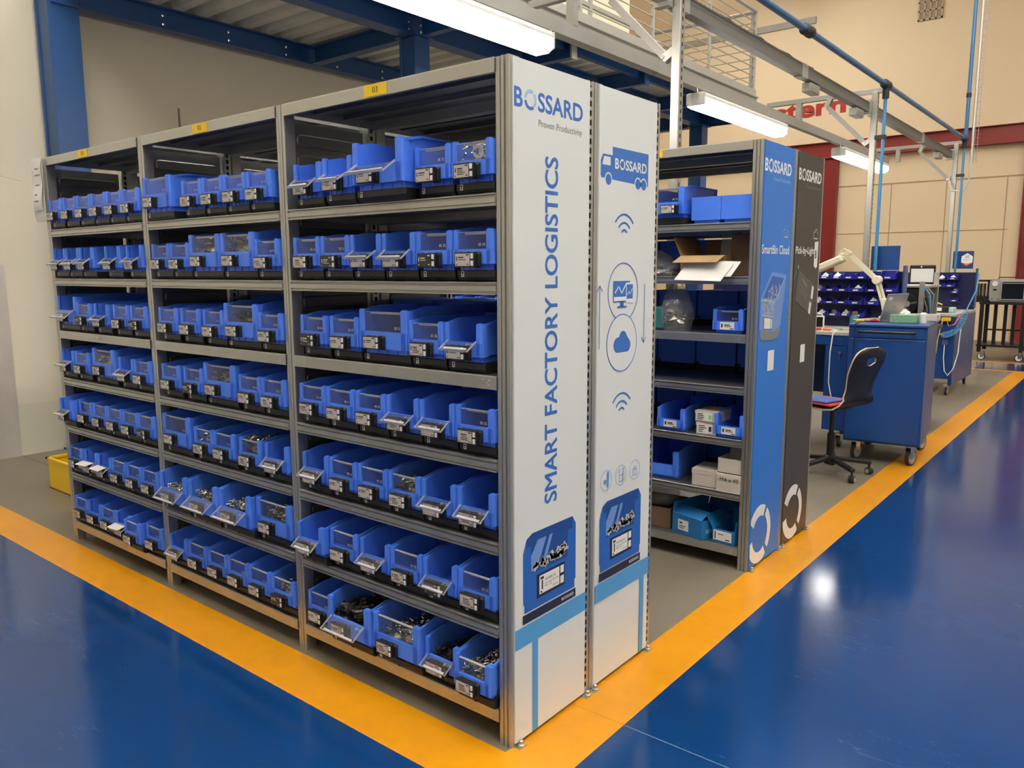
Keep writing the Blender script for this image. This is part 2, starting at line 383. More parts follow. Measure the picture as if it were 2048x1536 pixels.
# columns: box / channel sections
def column(x, y, wx, wy, top=None):
    head = top is None; top = top or ZB-.012
    mb = MB(); mb.box(x-wx/2, x+wx/2, y-wy/2, y+wy/2, .015, top)
    mb.box(x-wx/2-.02, x-wx/2+.01, y-wy/2-.012, y+wy/2+.012, .015, top); mb.box(x+wx/2-.01, x+wx/2+.02, y-wy/2-.012, y+wy/2+.012, .015, top)
    o = mb.build('column', STEELB, mz, off, bevel=.004)
    MB().box(x-wx/2-.06, x+wx/2+.06, y-wy/2-.06, y+wy/2+.06, 0, .015).build('base_plate', STEELB, mz, off)
    if head: MB().box(x-wx/2-.05, x+wx/2+.05, y-wy/2-.05, y+wy/2+.05, ZB-.012, ZB).build('head_plate', STEELB, mz, off)
column(-5.43, 1.08, .20, .21, ZD+.1); column(-3.85, 3.42, .16, .16); column(-3.85, 9.1, .16, .16)
# corrugated deck: trapezoid waves running across
mb = MB(); poly = []; y = MY0; per = .22
while y < MY1-.05:
    poly += [(y, ZD+.06), (y+.07, ZD+.06), (y+.10, ZD), (y+.19, ZD), ]; y += per
bot = [(MY0, ZD)]+poly+[(MY1, ZD)]
n_ = len(bot)
vs_ = [(-5.55, a, b) for a, b in bot]+[(-3.08, a, b) for a, b in bot]
mb._add(vs_, [(i, i+1, n_+i+1, n_+i) for i in range(n_-1)])
mb.build('deck_sheet', DECKM, mz, off)
MB().box(-5.55, -3.08, MY0, MY1, ZD+.062, ZD+.12).build('deck_slab', GREYM, mz, off)
mb = MB(); mb.prism([(-3.08, ZD-.09), (-3.03, ZD-.09), (-3.03, ZD-.075), (-3.06, ZD-.075), (-3.06, ZD+.125), (-3.03, ZD+.125), (-3.03, ZD+.14), (-3.08, ZD+.14)], 'y', MY0, MY1)
mb.build('edge_channel', GREYM, mz, off)
mb = MB(); mb.box(-3.09, -3.075, MY0, MY1, ZD+.14, ZD+.24); mb.box(-5.5, -3.09, MY1-.015, MY1, ZD+.12, ZD+.24); mb.build('toe_board', GREYM, mz, off)
rl = thing('guard_rail', 'pale grey guard rail with thin horizontal rods along the mezzanine edge', 'railing', (-3.08, 3.42, ZD+.12))
ro = at(rl)
for y in [MY1-.03-1.43*i for i in range(6)]: MB().box(-3.115, -3.09, y-.02, y+.02, ZD+.12, ZD+1.25).build('post', GREYM, rl, ro)
for i in range(9): MB().cyl((-3.10, MY0+.1, ZD+.30+.118*i), (-3.10, MY1-.03, ZD+.30+.118*i), .007, 6).build('rod', GREYM, rl, ro)
MB().cyl((-3.10, MY0+.1, ZD+1.27), (-3.10, MY1-.03, ZD+1.27), .022, 10).build('hand_rail', GREYM, rl, ro)
rl2 = thing('guard_rail', 'pale grey guard rail with thin rods across the mezzanine end', 'railing', (-4.2, MY1-.03, ZD+.12))
ro = at(rl2)
for x in (-5.5, -4.3, -3.14): MB().box(x-.02, x+.02, MY1-.06, MY1-.035, ZD+.12, ZD+1.25).build('post', GREYM, rl2, ro)
for i in range(9): MB().cyl((-5.5, MY1-.03, ZD+.30+.118*i), (-3.12, MY1-.03, ZD+.30+.118*i), .007, 6).build('rod', GREYM, rl2, ro)
MB().cyl((-5.5, MY1-.03, ZD+1.27), (-3.12, MY1-.03, ZD+1.27), .022, 10).build('hand_rail', GREYM, rl2, ro)
pt = thing('office_partition', 'pale yellow framed partition standing on the mezzanine', 'partition', (-4.3, 4.6, ZD+.12))
po = at(pt)
for i in range(6):
    y0 = 1.9+1.0*i; MB().box(-4.33, -4.30, y0+.03, y0+.97, ZD+.12, ZD+2.7).build('panel', GLASSY, pt, po)
    MB().box(-4.35, -4.27, y0-.03, y0+.03, ZD+.12, ZD+2.75).build('mullion', GREYM, pt, po)
    MB().box(-4.35, -4.28, y0+.03, y0+.97, ZD+1.0, ZD+1.05).build('transom', GREYM, pt, po)

# ------------------------------------------------------------------ shelving racks
P, PW, RH = 1.035, .05, 2.066
ZL = [1.698, 1.445, 1.169, .916, .657, .391, .114]
PLAIN = (2, 6)
SW = P-PW-.002
def shelf_mesh(plain):
    mb = MB(); h = SW/2
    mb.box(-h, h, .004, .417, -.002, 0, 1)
    if plain:
        prof = [(.004, 0), (-.002, 0), (-.003, -.004), (-.003, -.041), (.012, -.041), (.012, -.039), (.0, -.039), (0, -.003), (.004, -.003)]
    else:
        prof = [(.004, 0), (-.002, 0), (-.005, -.002), (-.005, -.005), (.004, -.0075), (.004, -.0105), (-.0035, -.0125), (-.0035, -.0275), (.004, -.029), (.004, -.032), (-.006, -.0335), (-.006, -.0375), (.012, -.0375), (.012, -.035), (.008, -.033), (.008, -.003)]
    mb.prism(prof, 'x', -h, h)
    mb.prism([(.421-a, b) for a, b in prof], 'x', -h, h)
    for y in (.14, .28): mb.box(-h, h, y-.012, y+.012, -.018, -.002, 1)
    for x in (-h, h-.002): mb.box(x, x+.002, .004, .417, -.034, -.002)
    for i in range(14): mb.box(-h+.05+i*.068, -h+.062+i*.068, .018, .024, 0, .0004, 1)   # punched marks
    return mb.mesh('shelf_plain' if plain else 'shelf', [GALV, GALV_SHADE])
SH = {True: shelf_mesh(True), False: shelf_mesh(False)}
FPROF = [(-.05,.003),(-.036,.003),(-.034,.009),(-.031,.009),(-.029,0),(-.019,0),(-.017,.007),(-.014,.007),(-.012,0),(-.001,0),(0,.002),(0,.046),(-.05,.046)]
front_post = MB().prism(FPROF, 'z', .0, RH).mesh('post', GALV)
def rear_post():
    mb = MB(); mb.box(-.05, 0, 0, .0025, 0, RH); mb.box(-.05, 0, .0335, .036, 0, RH)
    mb.box(-.040, -.010, .0025, .0335, 0, RH-.01, 1); return mb.mesh('post', [GALV, SLOT_SHADE])  # black core stands in for the shaded hollow of the post
def slot_strip():
    mb = MB(); mb.box(-.0015, 0, .0025, .011, 0, RH); mb.box(-.0015, 0, .024, .0335, 0, RH)
    z = 0
    mb.box(-.0015, 0, .011, .024, 0, .03)
    for i in range(70): mb.box(-.0015, 0, .011, .024, .0475+i*.0288, .0588+i*.0288)
    return mb.mesh('slotted_flange', GALV)
RP = rear_post(); SS = slot_strip()
def ribbed_sheet():
    mb = MB(); mb.box(-.0015, .0015, 0, .33, .03, RH-.05)
    def rr(y0, y1, z0, z1, r=.018):
        pts = []
        for cy, cz, a0 in ((y1-r, z1-r, 0), (y0+r, z1-r, 90), (y0+r, z0+r, 180), (y1-r, z0+r, 270)):
            for k in range(4): a = math.radians(a0+30*k); pts.append((cy+r*math.cos(a), cz+r*math.sin(a)))
        return pts
    for i in range(26):
        z = .08+i*.074
        for sg in (-1, 1):
            o = rr(.015, .315, z, z+.046); q = rr(.019, .311, z+.004, z+.042, .014); n = len(o)
            vs = [(sg*.0017, a, b) for a, b in o]+[(sg*.0045, a, b) for a, b in q]
            mb._add(vs, [(k, (k+1) % n, n+(k+1) % n, n+k) for k in range(n)]+[tuple(range(n, 2*n))])
    return mb.mesh('side_sheet', GALV_SHADE)
RS = ribbed_sheet()
foot = MB().lathe([(.012, 0), (.012, .006), (.007, .008), (.007, .018), (.004, .02)], (0,0,0), 'z', 10).mesh('foot_bolt', GALV)
def rack(label, y0, face, bays=3):
    t = thing('shelving_rack', label, 'shelving', (-P*bays/2, y0, 0)); o = (P*bays/2, 0, 0)
    for k in range(bays+1):
        xr = -k*P
        inst('post', front_post, t, (o[0]+xr, 0, 0))
        pr = inst('post', RP, t, (o[0]+xr, .392, 0))
        inst('slotted_flange', SS, pr, (0, 0, 0)); inst('slotted_flange', SS, pr, (-.0485, 0, 0))
        inst('side_sheet', RS, t, (o[0]+xr-PW/2, .054, 0))
    for k in range(bays):
        xc = o[0]-k*P-PW-SW/2-.001
        inst('top_shelf', SH[True], t, (xc, 0, RH))
        for i, z in enumerate(ZL):
            s_ = inst('shelf', SH[i in PLAIN], t, (xc, 0, z))
            if face == 'A' or (face == 'C' and k == 0):
                mb = MB()
                if i in PLAIN: text_on(mb, 'BITO' if i == 2 else '100 kg', (-.02, -.0034, -.032), (1,0,0), (0,0,1), .05, .022)
                else: text_on(mb, '100 kg', (-.025, -.0034, -.0255), (1,0,0), (0,0,1), .046, .010)
                mb.build('stamp', INKL, s_)  # pale colour paints in the glint of the stamped letters
                if i in PLAIN:
                    mb = MB()
                    for sx in (-1, 1):
                        for a, b in ((.0, -.012), (.012, -.022), (.022, -.014), (.02, -.028)): mb.box(sx*(SW/2-.05)+a-.003, sx*(SW/2-.05)+a+.003, -.0045, -.003, b-.0015, b+.0015)
                    mb.build('dimple_marks', INKL, s_)
    return t, o
RA, oA = rack('long galvanised rack of blue bins nearest the camera, signs 01 to 03', 0.0, 'A')
RB, oB = rack('galvanised rack standing back to back behind the nearest bin rack', .4345, 'B')
RC_, oC = rack('galvanised rack beyond the gap with the blue end panel', 1.84, 'C')
RD, oD = rack('galvanised rack at the back with the charcoal end panel', 2.2745, 'D')
for r_, xs in ((RA, (-.542, -1.588, -2.655)), (RC_, (-.563,))):
    o = oA
    for i, x in enumerate(xs):
        s_ = MB().box(-.053, .053, -.0012, 0, -.036, .0).build('bay_sign', YELL, r_, (o[0]+x, -.0035, RH-.002))
        if r_ is not RA: continue
        num = '0%d' % (3-i)
        mb = MB(); text_on(mb, num, (-.013, -.0018, -.026), (1,0,0), (0,0,1), .026, .017); mb.build('number', INK, s_)
# foot bolts at the rack ends
for r_, ys in ((RA, (.03, .405)), (RB, (.02, .40)), (RC_, (.03, .405)), (RD, (.02, .40))):
    for y in ys:
        MB().box(-.002, .024, -.018, .018, 0, .003).build('foot_plate', GALV, r_, (oA[0], y, 0)); inst('foot_bolt', foot, r_, (oA[0]+.014, y, .003))

# ------------------------------------------------------------------ printed end panels
LAY = .0001
class Print:
    """flat print on a panel in the plane x = 0.  y, z are world coordinates"""
    def __init__(s, rack_, o, y0, y1, mt, label):
        s.p = MB().box(0, .005, y0, y1, .014, RH-.004).build('end_panel', mt, rack_, (o[0], -rack_.location.y, 0)); s.p['label'] = label
        s.k = 0
    def layer(s): s.k += 1; return .005+LAY*s.k
    def poly(s, name, polys, mt, same=False):
        x = .005+LAY*s.k if same else s.layer(); mb = MB()
        for p in polys: mb.prism(p, 'x', x-LAY*.9, x)
        return mb.build(name, mt, s.p)
    def text(s, name, items, mt):
        x = s.layer(); mb = MB()
        for it in items:
            tx, y0, y1, z0, z1 = it[:5]; up = len(it) > 6
            sh = (it[5] if len(it) > 5 else 0)*((y1-y0) if up else (z1-z0))
            for q, (a, b) in enumerate(((0, 0), (1, 0), (-1, 0), (0, 1), (0, -1), (.7, .7), (-.7, .7), (.7, -.7), (-.7, -.7)) if sh else ((0, 0),)):
                xx = x-q*.000008
                if up: text_on(mb, tx, (xx, y1+a*sh, z0+b*sh), (0,0,1), (0,-1,0), z1-z0, y1-y0)
                else: text_on(mb, tx, (xx, y0+a*sh, z0+b*sh), (0,1,0), (0,0,1), y1-y0, z1-z0)
        return mb.build(name, mt, s.p)
def rect(y0, y1, z0, z1): return [(y0, z0), (y1, z0), (y1, z1), (y0, z1)]
def arc(cy, cz, r0, r1, a0, a1, n=20, sy=1.0):
    A = [math.radians(a0+(a1-a0)*k/n) for k in range(n+1)]
    return [(cy+sy*r1*math.cos(a), cz+r1*math.sin(a)) for a in A]+[(cy+sy*r0*math.cos(a), cz+r0*math.sin(a)) for a in reversed(A)]
def disc(cy, cz, r, n=24, sy=1.0): return [(cy+sy*r*math.cos(2*PI*k/n), cz+r*math.sin(2*PI*k/n)) for k in range(n)]
def ringp(cy, cz, r0, r1): return [arc(cy, cz, r0, r1, 0, 180), arc(cy, cz, r0, r1, 180, 360)]
def stroke(pts, wd):
    out = []
    for a, b in zip(pts, pts[1:]):
        dx, dz = b[0]-a[0], b[1]-a[1]; L = math.hypot(dx, dz); nx, nz = -dz/L*wd/2, dx/L*wd/2
        ex, ez = dx/L*wd*.3, dz/L*wd*.3
        out.append([(a[0]-ex+nx, a[1]-ez+nz), (a[0]-ex-nx, a[1]-ez-nz), (b[0]+ex-nx, b[1]+ez-nz), (b[0]+ex+nx, b[1]+ez+nz)])
    return out
def logo(pr, y0, y1, z0, z1, mt, mt2=None):
    h = z1-z0; W = y1-y0; cy = y0+.215*W; cz = (z0+z1)/2; r = h*.56
    pr.text('logo_lettering', [('B', y0, y0+.105*W, z0, z1, .035)], mt); pr.text('logo_lettering', [('SSARD', y0+.325*W, y1, z0, z1, .035)], mt)
    pr.poly('logo_ring', [arc(cy, cz, r*.66, r, 190, 305)], mt); 
    pr.poly('logo_ring', [arc(cy, cz, r*.66, r, 60, 175), arc(cy, cz, r*.66, r, -45, 45)], mt2 or mt)
def cloud_poly(cy, cz, sz):
    pts = []
    for ox, oz, r, a0, a1 in ((.62, -.18, .42, -90, 60), (.1, .28, .48, 20, 165), (-.55, -.12, .48, 110, 270)):
        for k in range(9): a = math.radians(a0+(a1-a0)*k/8); pts.append((cy+sz*(ox+r*math.cos(a)), cz+sz*(oz+r*math.sin(a))))
    return pts
def outline(poly, wd): return stroke(poly+[poly[0]], wd)
def bin_picture(pr, y0, y1, zt, zb):
    W = y1-y0; H = zt-zb
    def Y(a): return y0+a*W
    def Z(b): return zb+b*H
    pr.poly('bin_picture', [[(Y(.0), Z(.80)), (Y(0), Z(.22)), (Y(.02), Z(.22)), (Y(.02), Z(.12)), (Y(.98), Z(.12)), (Y(.98), Z(.22)), (Y(1), Z(.22)), (Y(1), Z(.90)), (Y(.93), Z(1)), (Y(.16), Z(1)), (Y(.06), Z(.95))]], BINP)
    pr.poly('bin_picture_shade', [[(Y(.06), Z(.86)), (Y(.14), Z(.86)), (Y(.14), Z(.54)), (Y(.84), Z(.54)), (Y(.84), Z(.86)), (Y(.93), Z(.86)), (Y(.93), Z(1)), (Y(.16), Z(1)), (Y(.06), Z(.94))]], BINPD)
    pr.poly('bin_picture_gleam', [[(Y(.14), Z(.56)), (Y(.14), Z(.74)), (Y(.26), Z(.90)), (Y(.42), Z(.90)), (Y(.24), Z(.56))], [(Y(.32), Z(.56)), (Y(.48), Z(.90)), (Y(.54), Z(.90)), (Y(.38), Z(.56))]], BINPL)
    rg = random.Random(3); pl = []
    for k in range(34):
        a = rg.uniform(.2, .80); b = .555+rg.uniform(0, 1)*(.03+.15*max(0, (a-.15)))
        an = rg.uniform(0, PI); L = .05
        pl += stroke([(Y(a-L*math.cos(an)), Z(b-L*.7*math.sin(an)+.03)), (Y(a+L*math.cos(an)), Z(b+L*.7*math.sin(an)+.03))], .009)
    pr.poly('screws_picture', pl, STEELP)
    pr.poly('display_picture', [rect(Y(.24), Y(.78), Z(.22), Z(.50))], NAVY)
    pr.poly('display_screen_picture', [rect(Y(.29), Y(.67), Z(.255), Z(.47)), rect(Y(.69), Y(.76), Z(.38), Z(.47)), rect(Y(.69), Y(.76), Z(.255), Z(.345))], PWHITE)
    pr.text('display_lettering', [('400.0000.742', Y(.39), Y(.60), Z(.385), Z(.415)), ('Schraube DIN 933', Y(.39), Y(.65), Z(.345), Z(.365)), ('M6 x 20', Y(.39), Y(.52), Z(.315), Z(.335)), ('100 Stk', Y(.54), Y(.65), Z(.275), Z(.295))], INK)
    pr.poly('display_icons', [rect(Y(.31), Y(.37), Z(.42), Z(.45)), rect(Y(.33), Y(.355), Z(.30), Z(.41)), rect(Y(.31), Y(.34), Z(.265), Z(.285))], INK)
    pr.poly('scale_picture', [rect(Y(-.01), Y(1.0), Z(0), Z(.105))], NAVY)
    pr.text('bin_logo_lettering', [('BOSSARD', Y(.72), Y(.96), Z(.035), Z(.07), .02)], PWHITE)

# panel 1
p1 = Print(RA, oA, .012, .398, PANELW, 'white printed end panel reading SMART FACTORY LOGISTICS')
logo(p1, .018, .356, 1.932, 1.983, LOGOB, LOGOL)
p1.text('slogan_lettering', [('Proven Productivity', .129, .354, 1.884, 1.909)], PGREY)
p1.text('title_lettering', [('SMART FACTORY LOGISTICS', .163, .226, .752, 1.81, .024, 1)], LOGOB)
p1.poly('blue_stripe', [rect(.012, .398, .32, .386), rect(.098, .128, .016, .32)], CYAN)
bin_picture(p1, .052, .336, .675, .392)
# panel 2
p2 = Print(RB, oB, .455, .832, PANELW, 'white printed end panel with lorry, cloud and signal icons')
p2.poly('lorry_icon', [[(.464, 1.782), (.464, 1.83), (.478, 1.852), (.536, 1.852), (.536, 1.880), (.775, 1.880), (.775, 1.768), (.47, 1.776)]], LOGOB)
p2.poly('lorry_window', [[(.473, 1.818), (.484, 1.845), (.524, 1.845), (.524, 1.818)]], PANELW)
p2.poly('lorry_wheel_gap', [disc(.512, 1.773, .023), disc(.704, 1.772, .023), disc(.744, 1.772, .023)], PANELW)
p2.poly('lorry_wheel', [disc(.512, 1.773, .018), disc(.704, 1.772, .018), disc(.744, 1.772, .018)], LOGOB)
logo(p2, .553, .762, 1.812, 1.844, PWHITE)
for zc in (1.612, .995):
    p2.poly('signal_icon', [arc(.617, zc-.022, r-.0065, r, 38, 142) for r in (.026, .050, .078)], LOGOB)
p2.poly('circle_icon', ringp(.617, 1.402, .0975, .101), LOGOB); p2.poly('circle_fill', [disc(.613, 1.226, .0985)], PANELW); p2.poly('circle_icon', ringp(.613, 1.226, .0975, .101), LOGOB)
p2.poly('cloud_icon', [cloud_poly(.613, 1.226, .055)], LOGOB)
p2.poly('monitor_icon', [rect(.550, .660, 1.368, 1.440), rect(.595, .620, 1.352, 1.370), rect(.578, .640, 1.348, 1.354)], LOGOB)
p2.poly('monitor_icon_line', stroke([(.562, 1.40), (.585, 1.422), (.605, 1.398), (.632, 1.428)], .005)+[rect(.554, .656, 1.372, 1.386)], PWHITE)
p2.poly('tablet_icon', [rect(.634, .684, 1.364, 1.434)], PWHITE); p2.poly('tablet_icon', [rect(.638, .680, 1.378, 1.428)], LOGOB)
p2.poly('tablet_icon_line', stroke([(.643, 1.392), (.654, 1.404), (.662, 1.394), (.675, 1.412)], .003), PWHITE)
p2.poly('arrow_icon', [rect(.4635, .4665, 1.215, 1.425)]+stroke([(.449, 1.408), (.465, 1.426), (.481, 1.408)], .003), LOGOB); p2.poly('arrow_icon', [rect(.762, .765, 1.218, 1.428)]+stroke([(.748, 1.236), (.7635, 1.217), (.779, 1.236)], .003), LOGOB)
for cy in (.520, .618, .716): p2.poly('round_icon', ringp(cy, .751, .0355, .037), LOGOB)
p2.poly('sensor_icon', [rect(.526, .537, .725, .780), rect(.504, .520, .742, .755)], CYAN)
p2.poly('reader_icon', outline(rect(.607, .630, .728, .752), .002)+outline(rect(.630, .637, .73, .775), .002)+stroke([(.600, .765), (.606, .772), (.613, .774)], .002)+stroke([(.603, .76), (.607, .765), (.612, .767)], .002), LOGOB)
p2.poly('padlock_icon', outline(rect(.702, .730, .732, .754), .002)+[arc(.716, .755, .008, .010, 0, 180)]+[rect(.715, .717, .738, .746)], LOGOB)
p2.poly('blue_stripe', [rect(.455, .832, .32, .386), rect(.770, .799, .016, .32)], CYAN)
bin_picture(p2, .482, .764, .675, .392)
# panel 3 (blue) and panel 4 (charcoal)
D3 = 1.84
p3 = Print(RC_, oC, D3+.012, D3+.398, PANELB, 'blue printed end panel reading SmartBin Cloud')
logo(p3, D3+.016, D3+.352, 1.928, 1.982, PWHITE)
p3.text('slogan_lettering', [('Proven Productivity', D3+.125, D3+.352, 1.884, 1.908)], LOGOL)
p3.poly('cloud_icon', outline(cloud_poly(D3+.315, 1.655, .036), .006), PWHITE)
p3.text('title_lettering', [('SmartBin Cloud', D3+.014, D3+.368, 1.550, 1.592, .02)], PWHITE)
def v3(y, z): return (D3+y, z)
p3.poly('bin_photo', [[v3(.025,1.345), v3(.150,1.465), v3(.345,1.450), v3(.318,1.30), v3(.285,1.17), v3(.19,1.165), v3(.02,1.195)]], BINPL)
p3.poly('bin_photo_inside', [[v3(.05,1.34), v3(.16,1.445), v3(.32,1.432), v3(.22,1.335)]], BINP)
rg = random.Random(5); pl = []
for k in range(90):
    a, b = rg.uniform(.06, .20), rg.uniform(1.26, 1.335)
    if k > 60: a, b = rg.uniform(.12, .27), rg.uniform(1.34, 1.395)
    an = rg.uniform(0, PI); pl += stroke([v3(a-.012*math.cos(an), b-.012*math.sin(an)), v3(a+.012*math.cos(an), b+.012*math.sin(an))], .004)
p3.poly('screws_photo', pl, STEELP)
p3.poly('bin_photo_edge', stroke([v3(.03,1.335), v3(.205,1.318), v3(.33,1.44)], .006)+stroke([v3(.05,1.262), v3(.20,1.245)], .006), LOGOL)
p3.poly('display_photo', [[v3(.065,1.255), v3(.185,1.245), v3(.185,1.185), v3(.065,1.192)]], PGREY)
p3.poly('display_photo_screen', [[v3(.078,1.248), v3(.155,1.241), v3(.155,1.192), v3(.078,1.197)], [v3(.162,1.238), v3(.178,1.237), v3(.178,1.192), v3(.162,1.193)]], PWHITE)
p3.poly('scale_photo', [[v3(.03,1.19), v3(.21,1.175), v3(.29,1.20), v3(.27,1.15), v3(.20,1.135), v3(.06,1.14), v3(.03,1.155)]], PGREY)
def ring_logo(pr, cy, cz, r, sy):
    a_ = [p for p in arc(cy, cz, r*.62, r, 62, 150, 24, sy)]; b_ = arc(cy, cz, r*.68, r*.98, -42, 52, 24, sy); c_ = arc(cy, cz, r*.62, r, 190, 305, 24, sy)
    y_ = pr.p.data.vertices[0].co.y
    ymin = min(v.co.y for v in pr.p.data.vertices)+.001
    pr.poly('ring_emblem', [[(max(y, ymin), max(z, .016)) for y, z in q] for q in (a_, b_, c_)], PWHITE)
ring_logo(p3, D3+.13, .165, .150, 1.0)
p3.poly('sticker', [rect(D3+.140, D3+.222, .985, 1.085)], PWHITE)
D4 = D3+.4345
p4 = Print(RD, oD, D3+.455, D3+.832, PANELK, 'charcoal printed end panel reading Pick-by-Light')
logo(p4, D4+.030, D4+.370, 1.926, 1.980, PWHITE)
p4.text('slogan_lettering', [('Proven Productivity', D4+.15, D4+.372, 1.884, 1.906)], PGREY)
p4.poly('cloud_icon', outline(cloud_poly(D4+.325, 1.66, .036), .006), PWHITE)
p4.text('title_lettering', [('Pick-by-Light', D4+.03, D4+.315, 1.545, 1.592, .02)], PWHITE)
p4.poly('tape_strip', [[(D4+.315, 1.62), (D4+.375, 1.625), (D4+.37, 1.49), (D4+.345, 1.48), (D4+.315, 1.495)]], PAPER)
p4.text('tape_letter', [('B', D4+.328, D4+.350, 1.535, 1.575, .04)], NAVY)
DK2 = pmat('charcoal_print_light', (.085, .082, .08), .4)
p4.poly('display_photo', [[(D4+.09, 1.475), (D4+.34, 1.39), (D4+.30, 1.23), (D4+.05, 1.32)]], DK2)
p4.poly('display_photo_buttons', [[(D4+.305,1.39), (D4+.335,1.38), (D4+.32,1.315), (D4+.29,1.325)], [(D4+.275,1.305), (D4+.305,1.295), (D4+.29,1.235), (D4+.26,1.245)]], PWHITE)
p4.poly('display_photo_text', stroke([(D4+.15,1.425), (D4+.22,1.385)], .012)+stroke([(D4+.13,1.395), (D4+.24,1.335)], .004)+stroke([(D4+.12,1.375), (D4+.23,1.315)], .004)+stroke([(D4+.03,1.43), (D4+.055,1.47)], .006), PGREY)
p4.poly('light_glow_print', [disc(D4+.075, 1.488, .010), ], PGREEN)
ring_logo(p4, D4+.165, .165, .150, 1.0)
p4.poly('sticker', [rect(D4+.165, D4+.235, .985, 1.08)], PWHITE)

# ------------------------------------------------------------------ bins, displays, weighing pads
BW = {'M': .155, 'L': .235}; BH = {'M': .128, 'L': .158}; BD = {'M': .37, 'L': .38}; LIP = {'M': .061, 'L': .076}; PIL = {'M': .022, 'L': .030}
PADH = .034
def bin_body(k):
    W, H, D, hl, pw = BW[k], BH[k], BD[k], LIP[k], PIL[k]; h = W/2; hp = H-.012; z0 = .018; ins = .007
    mb = MB()
    mb.box(-h+.013, h-.013, .022, D-.012, 0, z0+.002)                      # foot
    for i in range(5): mb.box(-h+.02+i*(W-.046)/4-.0015, -h+.02+i*(W-.046)/4+.0045, .019, .022, .002, z0)   # foot ribs
    mb.box(-h+ins, h-ins, .006, D, z0, z0+.003)                            # floor
    mb.box(-h+.002, h-.002, 0, .005, z0, hl)                                # front lip
    mb.box(-h+pw-.004, h-pw+.004, .001, .011, hl-.005, hl)                  # lip ledge
    for s in (-1, 1):
        # front pillar with rounded outer corner
        pts = [(s*(h-pw), 0), (s*(h-.008), 0), (s*(h-.003), .002), (s*h, .008), (s*h, .026), (s*(h-.004), .026), (s*(h-.006), .010), (s*(h-pw), .008)]
        if s < 0: pts = pts[::-1]
        mb.prism(pts, 'z', z0, hp)
        mb.box(*sorted((s*(h-pw+.003), s*(h-.006))), .002, .016, hp, hp+.003)  # pillar cap
        prof = [(.020, z0), (D, z0), (D, H), (.085, H), (.030, hp+.001), (.020, hp+.001)]
        mb.prism(prof, 'x', *sorted((s*(h-ins), s*(h-ins-.003))))
        rim = [(.020, hp-.008), (.030, hp-.006), (.085, H-.006), (D+.004, H-.006), (D+.004, H+.001), (.083, H+.001), (.028, hp+.002), (.020, hp+.002)]
        mb.prism(rim, 'x', *sorted((s*(h-.001), s*(h-ins))))
        mb.box(*sorted((s*(h-.003), s*(h-ins))), .026, .034, z0, hp-.004)
        mb.box(*sorted((s*(h-.004), s*(h-ins))), D-.012, D, z0, H-.004)
    mb.box(-h+.002, h-.002, D-.003, D+.002, z0, H+.001)
    return mb.mesh('body', BLUEBIN)
def flap_mesh(k):
    W, H, hl, pw = BW[k], BH[k], LIP[k], PIL[k]; h = W/2-pw+.002; L = H-.012-hl-.006; mb = MB()
    mb.box(-h, h, 0, .0014, 0, L)
    mb.box(-h, h, 0, .009, L-.0012, L, 1); mb.box(-h+.02, h-.004, .0085, .0098, L-.008, L, 1)
    mb.box(-h, -h+.0012, 0, .006, 0, L, 1); mb.box(h-.0012, h, 0, .006, 0, L, 1)
    text_on(mb, 'ES 32', (h-.034, -.0004, .008), (1,0,0), (0,0,1), .026, .008, 0, 2)
    return mb.mesh('flap', [CLEAR, CLEARE, INKL])
DW, DH = .078, .044
def disp_mesh():
    mb = MB(); mb.box(-DW/2, DW/2, -.022, -.011, 0, DH); mb.box(-DW/2+.006, DW/2-.004, -.011, 0, .004, DH)
    mb.prism([(-.011, DH-.006), (0, DH+.002), (0, -.002), (-.011, .004)], 'x', DW/2-.02, DW/2+.010)
    mb.box(-DW/2-.003, -DW/2, -.019, -.014, .022, .034)
    for x in (-.02, .01): mb.box(x, x+.006, -.019, -.014, DH, DH+.002)
    return mb.mesh('display', BLACKP, bevel=.0015)
def screen_mesh(dark, seed):
    rg = random.Random(seed); mb = MB(); x0, x1 = -DW/2+.004, DW/2-.017
    mb.box(x0, x1, -.0228, -.0215, .004, DH-.004, 0)
    mb.box(x0+.013, x0+.013+rg.uniform(.018, .026), -.0231, -.0226, DH-.017, DH-.0135, 1)
    for j in range(rg.choice((1, 2, 3))): mb.box(x0+.013, x0+.013+rg.uniform(.02, .032), -.0231, -.0226, DH-.0225-.005*j, DH-.0205-.005*j, 1)
    mb.box(x1-.014, x1-.003, -.0231, -.0226, DH-.0095, DH-.006, 1); mb.box(x1-.012, x1-.003, -.0231, -.0226, .0075, .010, 1); mb.box(x0+.003, x0+.008, -.0231, -.0226, .0075, .010, 1)
    if rg.random() < .6: mb.box(x0+.0045, x0+.008, -.0231, -.0226, .019, .031, 1)
    return mb.mesh('screen', [EINKD, INKL] if dark else [EINK, INK])
BODY = {k: bin_body(k) for k in 'ML'}; FLAP = {k: flap_mesh(k) for k in 'ML'}
DISP = disp_mesh(); SCR = [screen_mesh(False, i) for i in range(6)]; SCRD = [screen_mesh(True, i) for i in range(2)]
BTN = MB().box(DW/2-.013, DW/2-.003, -.0245, -.0215, 0, .015).mesh('button', WHITEP, bevel=.001)
CLIP = MB().box(-.02, .02, -.004, -.001, 0, .006).mesh('paper', PAPER)
def pad_mesh(k):
    W, D = BW[k]-.006, BD[k]-.01; mb = MB()
    mb.prism([(.010, .004), (.018, 0), (D, 0), (D, PADH), (.004, PADH), (.004, .014)], 'x', -W/2, W/2)
    mb.box(-.006, .006, .003, .012, .006, .011); 
    return mb.mesh('weighing_pad', BLACKP, bevel=.002)
PAD = {k: pad_mesh(k) for k in 'ML'}
